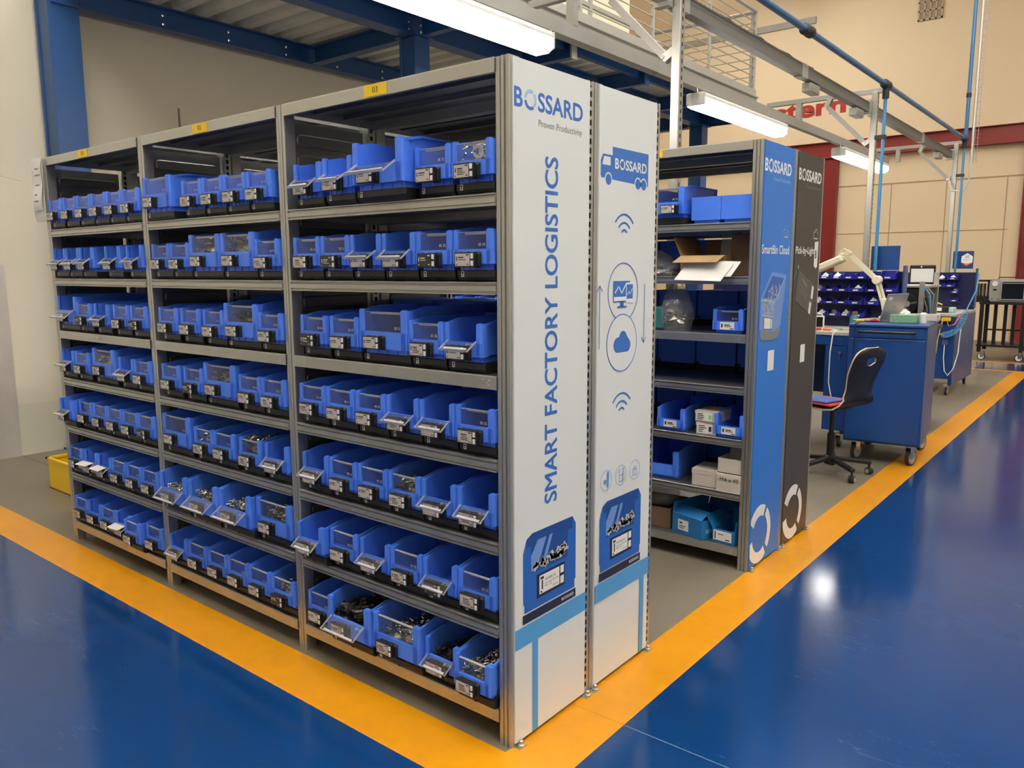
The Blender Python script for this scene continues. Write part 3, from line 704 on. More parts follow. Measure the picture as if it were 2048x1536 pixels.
def sticker_mesh():
    mb = MB(); mb.box(0, .011, .0030, .0042, .014, .031); mb.box(.002, .009, .0028, .0031, .023, .029, 1); mb.box(.003, .008, .0028, .0031, .017, .021, 1); return mb.mesh('sticker', [PAPER, INK])
STK = sticker_mesh()
NB = [0]
def smart_bin(k, loc, state, label, group, rz=0, label_pad=None, pad=True, display=True, fx=0):
    NB[0] += 1; i = NB[0]
    z = loc[2]
    if pad:
        p = inst('weighing_pad', PAD[k], None, (loc[0], loc[1]+(.012 if not rz else -.012), z), rz); tag(p, label_pad, 'weighing pad', group.replace('bins', 'weighing pads'))
        inst('sticker', STK, p, (-BW[k]/2+.02, 0, 0)); z += PADH
    t = thing('storage_bin', label, 'bin', (loc[0], loc[1], z), rz, group)
    inst('body', BODY[k], t)
    if state in 'cCoO':
        op = state in 'oO'
        f = inst('flap', FLAP[k], t, (0, .003 if not op else -.001, LIP[k]+.001 if not op else LIP[k]+.002), 0, math.radians(RNG.uniform(122, 132)) if op else 0)
        f['label'] = 'clear hinged flap, tipped open' if op else 'clear hinged flap, shut'
    if display:
        dx = -.012 if k == 'M' else -.035
        d = inst('display', DISP, t, (dx+fx, 0, .008 if k == 'M' else .018))
        inst('screen', (SCRD if state in 'CO' else SCR)[i % (2 if state in 'CO' else 6)], d)
        inst('button', BTN, d, (0, 0, DH-.019)); inst('button', BTN, d, (0, 0, .004))
    return t
BINS = {
 (3,7): [(-0.925,'M',0.000,'c'), (-0.727,'L',0.030,'o'), (-0.490,'L',0.020,'c'), (-0.292,'M',0.000,'o'), (-0.134,'M',0.025,'c')],
 (3,6): [(-0.935,'M',0.030,'o'), (-0.777,'M',0.000,'c'), (-0.608,'M',0.000,'o'), (-0.450,'M',0.000,'c'), (-0.292,'M',0.000,'O'), (-0.134,'M',0.000,'c')],
 (3,5): [(-0.924,'M',0.000,'o'), (-0.766,'M',0.000,'c'), (-0.608,'M',0.000,'c'), (-0.450,'M',0.000,'c'), (-0.292,'M',0.000,'o'), (-0.134,'M',0.000,'o')],
 (3,4): [(-0.924,'M',0.000,'c'), (-0.766,'M',0.000,'c'), (-0.608,'M',0.000,'c'), (-0.450,'M',0.000,'o'), (-0.292,'M',0.000,'o'), (-0.134,'M',0.000,'c')],
 (3,3): [(-0.901,'M',0.000,'C'), (-0.732,'M',0.000,'c'), (-0.533,'L',0.000,'c'), (-0.335,'M',0.000,'c'), (-0.177,'M',0.000,'o')],
 (3,2): [(-0.924,'M',0.000,'c'), (-0.766,'M',0.000,'C'), (-0.608,'M',0.000,'o'), (-0.450,'M',0.000,'o'), (-0.292,'M',0.000,'C'), (-0.134,'M',0.000,'c')],
 (3,1): [(-0.906,'M',0.000,'o'), (-0.705,'M',0.030,'o'), (-0.490,'L',0.045,'o'), (-0.292,'M',0.000,'c'), (-0.134,'M',0.000,'c')],
 (2,7): [(-1.975,'M',0.000,'o'), (-1.808,'M',0.000,'c'), (-1.642,'M',0.000,'c'), (-1.484,'M',0.000,'c'), (-1.326,'M',0.000,'c'), (-1.168,'M',0.000,'C')],
 (2,6): [(-1.931,'L',0.030,'o'), (-1.684,'L',0.030,'o'), (-1.446,'L',0.025,'o'), (-1.208,'L',0.000,'c')],
 (2,5): [(-1.927,'L',0.000,'c'), (-1.697,'M',0.000,'c'), (-1.538,'M',0.000,'c'), (-1.347,'M',0.000,'c'), (-1.168,'M',0.000,'o')],
 (2,4): [(-1.943,'M',0.000,'c'), (-1.753,'M',0.000,'C'), (-1.548,'L',0.000,'c'), (-1.326,'M',0.000,'c'), (-1.168,'M',0.000,'c')],
 (2,3): [(-1.935,'M',0.000,'c'), (-1.749,'M',0.000,'c'), (-1.566,'M',0.000,'c'), (-1.366,'L',0.000,'c'), (-1.168,'M',0.000,'c')],
 (2,2): [(-1.960,'M',0.000,'c'), (-1.802,'M',0.000,'c'), (-1.604,'L',0.000,'c'), (-1.366,'L',0.000,'c'), (-1.168,'M',0.000,'c')],
 (2,1): [(-1.926,'L',0.020,'c'), (-1.675,'M',0.000,'c'), (-1.517,'M',0.000,'c'), (-1.359,'M',0.000,'c'), (-1.201,'M',0.000,'c')],
 (1,7): [(-2.995,'M',0.000,'c'), (-2.837,'M',0.000,'n'), (-2.679,'M',0.000,'c'), (-2.521,'M',0.000,'o'), (-2.363,'M',0.030,'c'), (-2.203,'M',0.000,'c')],
 (1,6): [(-3.015,'M',0.000,'c'), (-2.836,'M',0.000,'o'), (-2.678,'M',0.000,'o'), (-2.520,'M',0.000,'c'), (-2.361,'M',0.000,'c'), (-2.203,'M',0.000,'c')],
 (1,5): [(-3.014,'M',0.030,'o'), (-2.849,'M',0.000,'c'), (-2.678,'M',0.000,'c'), (-2.520,'M',0.000,'c'), (-2.361,'M',0.000,'c'), (-2.203,'M',0.000,'C')],
 (1,4): [(-3.015,'M',0.000,'o'), (-2.842,'M',0.000,'c'), (-2.600,'L',0.000,'c'), (-2.361,'M',0.000,'o'), (-2.203,'M',0.000,'c')],
 (1,3): [(-2.975,'L',0.000,'o'), (-2.777,'M',0.000,'C'), (-2.581,'M',0.000,'o'), (-2.377,'M',0.000,'c'), (-2.203,'M',0.000,'C')],
 (1,2): [(-3.015,'M',0.000,'o'), (-2.857,'M',0.000,'o'), (-2.699,'M',0.000,'o'), (-2.421,'M',0.000,'o'), (-2.203,'M',0.000,'o')],
 (1,1): [(-3.015,'M',0.000,'c'), (-2.842,'M',0.000,'c'), (-2.678,'M',0.000,'c'), (-2.520,'M',0.000,'c'), (-2.361,'M',0.000,'c'), (-2.203,'M',0.000,'c')],
}
ROWN = ['top', 'second', 'third', 'fourth', 'fifth', 'sixth', 'bottom']
BINO = {}
BAYN = {1: 'left', 2: 'middle', 3: 'right'}
for (bay, row), items in BINS.items():
    n = len(items)
    for i, (x, k, fwd, st) in enumerate(items):
        what = {'c': 'flap shut', 'C': 'flap shut and dark display', 'o': 'flap tipped open', 'O': 'flap open over dark display', 'n': 'no flap'}[st]
        lab = '%s bin, %s, %s from left, %s row of %s bay' % ('wide blue' if k == 'L' else 'blue', what, ORD[i], ROWN[row-1], BAYN[bay])
        lp = 'black weighing pad under %s bin from left, %s row, %s bay' % (ORD[i], ROWN[row-1], BAYN[bay])
        BINO[(bay, row, i)] = smart_bin(k, (x, -.010-fwd, ZL[row-1]), st, lab, 'bins in the %s bay' % BAYN[bay], 0, lp)

# fasteners lying in some of the bins: uncountable heaps
def heap_mesh(seed, w_, d_, h_, mt, n=150, size=.010):
    rg = random.Random(seed); mb = MB()
    # lumpy base
    nx, ny = 7, 9; vs = []; 
    for j in range(ny):
        for i in range(nx):
            e = min(i, nx-1-i, 2)/2*min(j+1, 3)/3
            vs.append((-w_/2+w_*i/(nx-1), d_*j/(ny-1), h_*(.55+.35*rg.random())*(.5+.5*e)*(1-.25*j/(ny-1))))
    mb._add(vs, [(j*nx+i, j*nx+i+1, (j+1)*nx+i+1, (j+1)*nx+i) for j in range(ny-1) for i in range(nx-1)])
    for q in range(n):
        a, b = rg.random(), rg.random()**1.5; x = -w_/2+.008+(w_-.016)*a; y = .004+(d_-.012)*b
        e = min(1, .5+a*3, .5+(1-a)*3); z = h_*(.75+.3*rg.random())*e*(1-.25*b)
        an = rg.uniform(0, PI); el = rg.uniform(-.6, .6); L = size*rg.uniform(.6, 1.3)
        d = Vector((math.cos(an)*math.cos(el), math.sin(an)*math.cos(el), math.sin(el)))*L
        mb.tube([Vector((x,y,z))-d*.5, Vector((x,y,z))+d*.5], size*.22, 5)
        if q % 2: mb.tube([Vector((x,y,z))+d*.5, Vector((x,y,z))+d*.5+d.normalized()*size*.3], size*.42, 6)
    return mb.mesh('fastener_heap', mt)
def heap(key, hh, mt, what, n=160, size=.010, d_=.2):
    b = BINO[key]; k = BINS[key[:2]][key[2]][1]; x, y, z = b.location
    o = inst('fastener_heap', heap_mesh(hash(key) % 1000, BW[k]-.026, d_, hh, mt, n, size), None, (x, y+.013, z+.022))
    tag(o, '%s heaped in the %s bin from left, %s row, %s bay' % (what, ORD[key[2]], ROWN[key[1]-1], BAYN[key[0]]), 'fasteners', 'fasteners in the bins', 'stuff')
heap((2,2,2), .115, SCREW, 'small zinc screws', 260, .008); heap((2,2,3), .115, SCREW, 'small zinc screws', 260, .008)
heap((2,5,3), .095, SCREW, 'zinc nuts', 160, .014); heap((2,5,1), .066, SCREW, 'zinc screws')
heap((2,6,0), .070, SCREW, 'shiny nuts', 260, .011); heap((2,6,1), .084, SCREW, 'shiny nuts', 280, .011); heap((2,6,2), .080, SCREW, 'shiny nuts', 280, .011); heap((2,6,3), .088, SCREW, 'shiny nuts', 160, .013)
heap((2,4,2), .086, SCREW, 'brass toned screws'); heap((2,3,3), .09, SCREWK, 'dark screws')
heap((3,5,3), .072, SCREW, 'zinc screws', 140, .012); heap((3,7,1), .095, SCREWK, 'black screws', 120, .03); heap((3,7,2), .09, SCREW, 'small bright screws', 200, .009)
heap((3,7,4), .074, SCREW, 'bright screws', 140, .011); heap((3,7,3), .06, SCREWK, 'dark screws', 100, .012); heap((2,7,5), .068, SCREW, 'bright screws', 120, .011)
heap((1,4,2), .086, SCREW, 'bright screws', 120, .012)
# large washers showing in the last bin of the top row
def washer_mesh():
    mb = MB(); n = 18
    ring = [(.011, 0), (.020, 0), (.020, .003), (.011, .003)]
    vs = [(r*math.cos(2*PI*k/n), h, r*math.sin(2*PI*k/n)) for k in range(n) for r, h in ring]
    mb._add(vs, [(k*4+j, k*4+(j+1) % 4, ((k+1) % n)*4+(j+1) % 4, ((k+1) % n)*4+j) for k in range(n) for j in range(4)])
    return mb.mesh('washer', WHITEP)
WM = washer_mesh(); bx = BINO[(3,1,4)].location
for j, (dx, dy, dz, ry) in enumerate(((.000, .03, .095, .0), (.022, .036, .098, .3), (.045, .03, .094, -.2), (.060, .05, .097, .2), (.012, .055, .088, .1), (.035, .06, .09, -.3))):
    o = inst('washer', WM, None, (bx.x+dx, bx.y+dy, bx.z+dz-.008), ry, .25, 0); tag(o, 'pale ring washer piled in the last bin of the top row, right bay', 'washer', 'washers in the top right bin')
tag(inst('fastener_heap', heap_mesh(4, BW['M']-.026, .2, .085, SCREW, 80, .012), None, (bx.x, bx.y+.013, bx.z+.022)), 'metal rings filling the last bin of the top row, right bay', 'fasteners', 'fasteners in the bins', 'stuff')
# white cards lying on open flaps in bay 01
for (key, rz_, nm) in (((1,6,1), .1, 'white card lying on the open flap of the second bin, sixth row, left bay'), ((1,6,2), .0, 'white card lying on the open flap of the third bin, sixth row, left bay'), ((1,7,3), .05, 'white card lying on the open flap of the fourth bin, bottom row, left bay')):
    b = BINO[key].location; c = MB().box(-.05, .05, -.045, 0, 0, .0012).build('paper_card', PAPER, None, (b.x, b.y-.012, b.z+.066), rz=rz_); c.rotation_euler.x = .22
    tag(c, nm, 'card')

# rack B: bins facing the aisle behind, only their backs show
for row in (1, 2, 3, 4):
    for bay in range(3):
        for i in range(4):
            k = 'L'; x = -bay*P-PW-.125-i*.242
            smart_bin(k, (x, .866, ZL[row]), 'c', 'dark blue bin back, %s from right, %s row, %s bay of the rear rack' % (ORD[i], ROWN[row], BAYN[3-bay]), 'bins of the rack behind', PI, 'black weighing pad, %s from right, %s row, %s bay of the rear rack' % (ORD[i], ROWN[row], BAYN[3-bay]), True, False)
# rack C: bins in its left bays, glimpsed through the gap; rack D: bins seen from behind
for bay in (1, 2):
    for i in range(6):
        smart_bin('M', (-bay*P-PW-.09-i*.160, D3-.010, ZL[2]), 'c', 'blue bin glimpsed through the nearest rack, %s from right in %s bay beyond' % (ORD[i], BAYN[3-bay]), 'bins glimpsed through the gap', 0, 'black weighing pad glimpsed through the nearest rack, %s from right, %s bay beyond' % (ORD[i], BAYN[3-bay]))
for row in (1, 2, 3, 4, 5):
    for i in range(4):
        smart_bin('L', (-PW-.125-i*.242, D3+.866, ZL[row]), 'c', 'dark blue bin back, %s from the charcoal panel, %s row' % (ORD[i], ROWN[row]), 'bins of the rearmost rack', PI, 'black weighing pad, %s from the charcoal panel, %s row' % (ORD[i], ROWN[row]), True, False)

# ------------------------------------------------------------------ lighting rail, service frames, duct, air line
XP, ZT = -1.0, 3.33
POSTY = (2.91, 7.37, 11.83)
lr = thing('lighting_rail', 'long grey steel rail carrying the three linear lamps', 'lighting rail', (-1.8, 7.0, 3.03))
o_ = at(lr)
for j in range(5):
    y0 = -.6+2.4*j; y1 = min(y0+2.4, 11.2); MB().prism([(-1.83, 3.03), (-1.77, 3.03), (-1.77, 3.12), (-1.83, 3.12)], 'y', y0, y1-.003).build('channel', GREYM, lr, o_)
    if j: MB().box(-1.835, -1.765, y0-.12, y0+.12, 3.025, 3.10).build('coupler', GREYM, lr, o_)
def linear_lamp(y0, y1, label):
    t = thing('linear_lamp', label, 'lamp', (-1.8, (y0+y1)/2, 2.898), 0, 'lamps on the lighting rail'); h = (y1-y0)/2
    MB().prism([(-.095, .057), (.095, .057), (.092, .075), (.07, .105), (-.07, .105), (-.092, .075)], 'y', -h, h).build('housing', LAMPH, t)
    MB().prism([(-.09, .056), (-.088, -.004), (-.05, -.028), (.05, -.028), (.088, -.004), (.09, .056)], 'y', -h+.01, h-.01).build('diffuser', LAMPON, t)
    for s in (-1, 1):
        MB().box(-.09, .09, s*h-.012, s*h+.012, -.005, .10).build('end_cap', LAMPH, t, bevel=.006)
        MB().box(-.006, .006, s*(h-.35)-.01, s*(h-.35)+.01, .10, .132).build('clip', GALV, t)
        MB().tube([(.02, s*h, .07), (.04, s*(h+.05), .09), (.03, s*(h+.04), .13)], .004, 6).build('lead', WHITEP, t)
linear_lamp(.53, 2.58, 'lit linear lamp hanging above the nearest rack, largest of three')
linear_lamp(4.81, 6.80, 'lit linear lamp above the gap between racks, middle of three')
linear_lamp(8.86, 10.95, 'lit linear lamp above the far benches, smallest of three')

def service_frame(y, label):
    t = thing('service_frame', label, 'frame', (XP, y, 0)); 
    MB().prism([(-.03, -.03), (.03, -.03), (.03, .03), (-.03, .03)], 'z', 0, ZT-.01).build('post', GALV, t, bevel=.004)
    mb = MB()
    for i in range(60): mb.box(.0301, .0306, -.007, .007, .25+i*.05, .275+i*.05)  # raised black marks stand in for the shade inside slots
    mb.build('slot_shade_marks', SLOT_SHADE, t)['kind'] = 'stuff'
    MB().box(-.08, .08, -.08, .08, 0, .012).build('base_plate', GALV, t)
    MB().box(-1.16, .09, -.025, .025, ZT-.03, ZT+.02).build('arm', GREYM, t, bevel=.003)
    MB().obar((-.49, 0, ZT-.105), (-.06, 0, ZT-.55), .035, .045).build('strut', GREYM, t)
    for a, b in (((-.50, ZT-.10), (-.46, ZT-.02)), ((-.09, ZT-.54), (-.02, ZT-.50))):
        MB().obar((a[0], -.025, a[1]), (b[0], -.025, b[1]), .006, .05).build('bracket', GALV, t); MB().obar((a[0], .025, a[1]), (b[0], .025, b[1]), .006, .05).build('bracket', GALV, t)
        MB().cyl((a[0], -.035, a[1]+.01), (a[0], .035, a[1]+.01), .012, 8).build('bolt', CHROME, t)
    MB().box(-.83, -.77, -.03, .03, 3.12-.003, ZT-.03).build('rail_hanger', GALV, t)
    return t
for y, l in zip(POSTY, ('galvanised service post with arm standing behind the charcoal panelled rack', 'galvanised service post with arm behind the workbench with the inspection lamp', 'galvanised service post with arm behind the farthest workbench')): service_frame(y, l)
du = thing('cable_duct', 'long grey cable duct running along the service posts', 'cable duct', (XP+.01, 7.0, 3.10)); o_ = at(du)
DX = XP-.07
for j in range(5):
    y0 = .8+2.25*j; y1 = min(11.9, y0+2.25)
    mb = MB(); mb.box(DX-.03, DX+.035, y0, y1-.004, 3.105, 3.205); mb.box(DX+.035, DX+.038, y0, y1-.004, 3.105, 3.115); mb.box(DX+.035, DX+.038, y0, y1-.004, 3.195, 3.205)
    mb.build('duct_body', DUCT, du, o_)
    MB().box(DX-.034, DX+.041, y0-.07, y0+.07, 3.10, 3.21).build('coupler', GREYM, du, o_)
for y in POSTY: MB().box(DX-.05, DX+.05, y-.10, y-.04, 3.08, 3.23).build('bracket', GALV, du, o_)
mb = MB()
for j in range(180): mb.box(DX-.01, DX+.02, .85+j*.06, .875+j*.06, 3.206, 3.22)
cc = mb.build('comb_edge', BLACKP, du, o_); cc['kind'] = 'stuff'
MB().tube([(DX, 3.0+.2*i, 3.222+.012*math.sin(i*2.1)) for i in range(14)], .009, 6).build('cable', BLACKP, du, o_)
for y in (5.6, 7.0, 11.0): MB().box(DX-.05, DX+.03, y-.12, y+.12, 3.02, 3.10).build('junction_box', GREYM, du, o_, bevel=.005)

ap = thing('air_pipe', 'blue compressed air pipe with black fittings along the service posts', 'air pipe', (-.85, 7.0, 3.33)); o_ = at(ap)
MB().cyl((-.85, .5, 3.335), (-.85, 11.6, 3.335), .026, 14).build('main_pipe', PIPEB, ap, o_, smooth=True)
MB().cyl((-.85, 11.6, 3.36), (-.85, 11.6, 7.9), .026, 14).build('riser', PIPEB, ap, o_, smooth=True)
def fit(y, r=.045):
    MB().lathe([(.03, -.075), (r, -.07), (r, -.03), (r*.86, -.028), (r*.86, .028), (r, .03), (r, .07), (.03, .075)], (-.85, y, 3.335), 'y', 16).build('fitting', FITK, ap, o_, smooth=True)
for y in (4.79, 7.17, 11.55): fit(y)
for y in (7.17, 11.55):
    MB().tube([(-.85, y, 3.335), (-.85, y, 3.20)], .034, 12).build('tee', FITK, ap, o_)
    MB().cyl((-.85, y, 3.2), (-.85, y, 1.0), .017, 10).build('drop_pipe', CONDM, ap, o_, smooth=True)
    MB().box(-.93, -.825, y-.025, y+.025, 2.80, 2.84).build('pipe_clip', FITK, ap, o_)
for z in (3.95, 5.4): MB().lathe([(.034, -.03), (.034, .03)], (-.85, 11.6, z), 'z', 12).build('collar', FITK, ap, o_)
ct = thing('wire_cable_tray', 'narrow wire mesh cable tray rising beside the vertical blue pipe', 'cable tray', (-.74, 11.62, 3.0)); o_ = at(ct)
for dx in (-.04, 0, .04): MB().cyl((-.74+dx, 11.64, 3.0), (-.74+dx, 11.64, 7.9), .004, 6).build('wire', GREYM, ct, o_)
mb = MB()
for i in range(48): mb.cyl((-.785, 11.64, 3.05+.1*i), (-.695, 11.64, 3.05+.1*i), .003, 5)
mb.build('cross_wires', GREYM, ct, o_)['kind'] = 'stuff'
MB().tube([(-.76, 11.62, 7.5), (-.76, 11.62, 3.2), (-.77, 11.62, 2.75), (-.85, 11.7, 2.6), (-1.0, 11.7, 2.62), (-1.06, 11.75, 2.8), (-1.06, 11.8, 3.0)], .012, 8).build('cable', WHITEP, ct, o_, smooth=True)

# blue notice boards on the service posts
b1 = MB().box(-.91, -.63, 7.22, 7.235, 1.462, 1.712).build('notice_board', BLUEC); tag(b1, 'plain blue rectangular board on the middle service post', 'board')
b2 = thing('notice_board', 'blue board with white hexagon badge on the farthest service post', 'board', (-.78, 11.75, 1.47))
MB().box(-.14, .13, -.008, .008, 0, .26).build('board', BLUEC, b2)
hx = [(.045+.085*math.sin(k*PI/3), .135+.095*math.cos(k*PI/3)) for k in range(6)]
hb = MB().prism(hx, 'y', -.010, -.008).build('badge', PWHITE, b2)
MB().prism([(.045-.0736, .0875), (.045, .04), (.045+.0736, .0875), (.045+.0736, .095), (.045, .075), (.045-.0736, .095)], 'y', -.0115, -.0102).build('badge_band', ORANGE, hb)
mb = MB(); text_on(mb, '20', (.020, -.011, .160), (1,0,0), (0,0,1), .05, .035); text_on(mb, 'years', (.0, -.011, .125), (1,0,0), (0,0,1), .09, .012); mb.build('badge_lettering', INK, hb)

# ------------------------------------------------------------------ left side things
cg = MB(); cg.box(-5.595, -5.590, .40, .60, .0, 1.53); cg.box(-5.60, -5.50, .395, .400, 0, 1.53)
tag(cg.build('corner_guard', TREAD), 'aluminium tread plate guard standing against the left wall', 'guard')
yb = thing('yellow_bin_box', 'open topped yellow metal box on the floor behind the rack end', 'box', (-4.14, .50, 0))
mb = MB()
for a in ((-.25, .25, -.15, -.146), (-.25, .25, .146, .15), (-.25, -.246, -.15, .15), (.246, .25, -.15, .15)): mb.box(*a, .0, .215)
mb.box(-.25, .25, -.15, .15, .0, .006); mb.build('shell', YMETAL, yb)
MB().box(-.26, -.235, -.16, .16, .205, .218).build('rim', YMETAL, yb); MB().box(-.26, .26, -.16, -.14, .205, .218).build('rim', YMETAL, yb)
# notices taped to the far left post
for i, (x0, z0, z1, wd_) in enumerate(((-3.245, 1.74, 2.07, .13), (-3.215, 1.80, 2.05, .10))):
    mb = MB(); n = 30; nc = 6; rg = random.Random(i+2); rows_ = [rg.random() < .45 and .1 < j/n < .9 for j in range(n)]; lens = [rg.choice((2, 3, 4)) for j in range(n)]
    pts = [(x0+wd_*u_/nc, -.012-.008*i-.010*math.sin(3.2*v_/n+.8*i)*(1-.5*u_/nc)-.004*math.sin(9*v_/n), z0+(z1-z0)*v_/n) for v_ in range(n+1) for u_ in range(nc+1)]
    N_ = nc+1
    for j in range(n):
        for k_ in range(nc):
            q_ = (j*N_+k_, j*N_+k_+1, (j+1)*N_+k_+1, (j+1)*N_+k_); mb.f.append(q_); mb.m.append(1 if rows_[j] and j % 2 and 1 <= k_ <= lens[j] else 0)
    mb.v = pts[:]; o2 = len(mb.v); mb.v += [(a_, b_+.0006, c_) for a_, b_, c_ in pts]
    for j in range(n):
        for k_ in range(nc): mb.f.append((o2+(j+1)*N_+k_, o2+(j+1)*N_+k_+1, o2+j*N_+k_+1, o2+j*N_+k_)); mb.m.append(0)
    tag(mb.build('paper_notice', [PAPER, PGREY], smooth=True), ['longer white paper notice hanging on the far left rack post', 'shorter white paper notice hanging over the longer one, left rack post'][i], 'paper')
an = thing('antenna', 'short black rod antenna on top of the middle bay', 'antenna', (-2.10, .2, RH))
MB().lathe([(.018, 0), (.018, .012), (.008, .016)], (0,0,0), 'z', 12).build('base', BLACKP, an); MB().tube([(0,0,.012), (-.006, 0, .15)], .006, 8, rr=[.007, .005]).build('rod', BLACKP, an)

# ------------------------------------------------------------------ contents of the rack with the blue panel
YC_ = D3-.01
smart_bin('L', (-.503, YC_, ZL[0]), 'c', 'wide blue bin with display on top row beside the blue panel', 'bins beyond the gap', 0, 'black weighing pad on top row of the rack with blue panel', fx=.075)
for i, x in enumerate((-.298, -.137)):
    o = smart_bin('M', (x, YC_+.42, ZL[0]), 'n', ['blue bin turned backwards, middle of three on the blue panelled rack', 'blue bin turned backwards, next to the blue panel, top row'][i], 'bins beyond the gap', PI+(.0 if i else .02), None, False, False)
# open carton with papers, second row
def open_box(name, label, loc, dims, mt, flaps, rz=0, cat='box', inner=None):
    w_, d_, h_ = dims; t = thing(name, label, cat, loc, rz); tt = .004; mb = MB()
    mb.box(-w_/2, w_/2, 0, tt, 0, h_); mb.box(-w_/2, w_/2, d_-tt, d_, 0, h_); mb.box(-w_/2, -w_/2+tt, tt, d_-tt, 0, h_); mb.box(w_/2-tt, w_/2, tt, d_-tt, 0, h_); mb.box(-w_/2, w_/2, 0, d_, 0, tt)
    mb.build('carton', mt, t)
    for side, ln, ang in flaps:
        f = MB()
        if side in 'fb': f.box(-w_/2+.002, w_/2-.002, -ln if side == 'f' else 0, 0 if side == 'f' else ln, -.0015, .0015); p_ = (0, 0 if side == 'f' else d_, h_); r_ = (ang if side == 'f' else -ang, 0)
        else: f.box(-ln if side == 'l' else 0, 0 if side == 'l' else ln, .002, d_-.002, -.0015, .0015); p_ = (-w_/2 if side == 'l' else w_/2, 0, h_); r_ = (0, -ang if side == 'l' else ang)
        fo = f.build('flap', mt, t, p_); fo.rotation_euler = (r_[0], r_[1], 0)
    return t
ob = open_box('open_carton', 'open brown carton with raised flap and papers, second row, blue panelled rack', (-.30, D3+.035, ZL[1]), (.235, .26, .10), CARD, (('f', .10, .35), ('l', .10, -1.15), ('b', .09, -1.2)))
def sheet(name, label, c0, du_, dv_, mt, bend=.0, nu=6, nv=6, cat='paper'):
    c0 = Vector(c0); du_ = Vector(du_); dv_ = Vector(dv_); nn = du_.cross(dv_).normalized(); mb = MB(); vs = []
    for lay in (0, 1):
        for j in range(nv+1):
            for i in range(nu+1): vs.append(c0+du_*(i/nu)+dv_*(j/nv)+nn*(bend*math.sin(PI*i/nu)*(j/nv)-.0008*lay))
    n1 = (nu+1)*(nv+1)
    fs = [(j*(nu+1)+i, j*(nu+1)+i+1, (j+1)*(nu+1)+i+1, (j+1)*(nu+1)+i) for j in range(nv) for i in range(nu)]
    mb._add(vs, fs+[tuple(n1+q for q in reversed(f)) for f in fs])
    return tag(mb.build(name, mt, smooth=True), label, cat)
sheet('paper_sheet', 'front white sheet hanging from the brown carton over the shelf edge', (-.395, D3-.075, 1.428), (.235, .012, -.006), (.040, .055, .082), PAPER, .006)
sheet('paper_sheet', 'second white sheet tucked behind the front one at the carton', (-.345, D3-.05, 1.44), (.225, .012, .004), (.03, .045, .07), PAPER, .008)
tb = MB().box(-.056, .056, 0, .22, 0, .205).build('tall_carton', CARDD, None, (-.135, D3+.12, ZL[1]), bevel=.002); tag(tb, 'tall dark brown carton beside the blue panel, second row', 'box')
lb = MB(); lb.box(-.008, .008, -.0012, 0, 0, .12)
pl_ = sheet('plastic_sleeve', 'crumpled clear sleeve standing in the brown carton', (-.25, D3+.12, 1.50), (.09, .02, .0), (.0, .03, .16), BAGM, .02, cat='sleeve')
def bag(name, label, loc, w_, d_, h_, fill, mt2, lean=0, seed=1):
    rg = random.Random(seed); t = thing(name, label, 'bag', loc); mb = MB(); n = 22; rings = []
    for j in range(11):
        f = j/10; r = (.78+.5*f if f < .4 else .98-.62*((f-.4)/.6)**1.3); 
        ring = []
        for k in range(n):
            a = 2*PI*k/n; jit = 1+rg.uniform(-.06, .06)*(1 if j else .3)
            flat = 1-.75*f**2.2
            ring.append((w_/2*r*math.cos(a)*jit+lean*f, d_/2*r*math.sin(a)*jit*flat, h_*f*(1+.05*math.cos(3*a)*f)))
        rings.append(ring)
    vs = [v for g in rings for v in g]; fs = [(i*n+k, i*n+(k+1) % n, (i+1)*n+(k+1) % n, (i+1)*n+k) for i in range(10) for k in range(n)]+[tuple(range(n-1, -1, -1))]
    mb._add(vs, fs); mb.build('film', BAGM, t)
    if fill:
        h = inst('fill', heap_mesh(seed, w_*.62, d_*.62, h_*fill, mt2, 220, .010), t, (0, -d_*.31, .004)); h['kind'] = 'stuff'
    return t
bag('plastic_bag', 'clear plastic bag of small screws on third row, blue panelled rack', (-.46, D3+.10, ZL[2]), .19, .16, .235, .42, SCREW, -.01, 3)
bag('plastic_bag', 'slack grey plastic bag lying on second row, blue panelled rack', (-.60, D3+.15, ZL[1]), .30, .22, .13, .2, PAPER, -.05, 5)
tag(MB().box(-.08, .08, 0, .2, 0, .12).build('green_pack', TEAL, None, (-.60, D3+.05, ZL[2]), bevel=.012), 'dark green pack behind the screw bag, third row', 'pack')
def plain_bin(x, y, row, label, rz=0, lipcard=True, k='M', flap=False):
    t = thing('storage_bin', label, 'bin', (x, y, ZL[row]), rz, 'bins beyond the gap'); inst('body', BODY[k], t)
    if flap: inst('flap', FLAP[k], t, (0, .003, LIP[k]+.001))
    if lipcard:
        c = MB(); c.box(-.036, .036, -.0012, 0, .020, .056); c.box(-.014, .014, -.0018, -.0012, .040, .045, 1); c.box(-.014, .022, -.0018, -.0012, .034, .037, 1); c.box(.016, .032, -.0018, -.0012, .023, .027, 1); c.box(-.030, -.022, -.0018, -.0012, .03, .048, 1)
        c.build('card_label', [PAPER, INK], t)
    return t
plain_bin(-.150, YC_+.02, 2, 'blue bin with white card label on third row beside blue panel', 0, True, 'M', True)
plain_bin(-.435, YC_+.01, 4, 'open blue bin with white card label, left of the white boxes', 0, True, 'M')
plain_bin(-.120, YC_+.01, 4, 'open blue bin with white card label, right of the white boxes', 0, True, 'M')
plain_bin(-.52, YC_+.04, 5, 'blue bin at the left of the sixth row, blue panelled rack', .06, False, 'L')
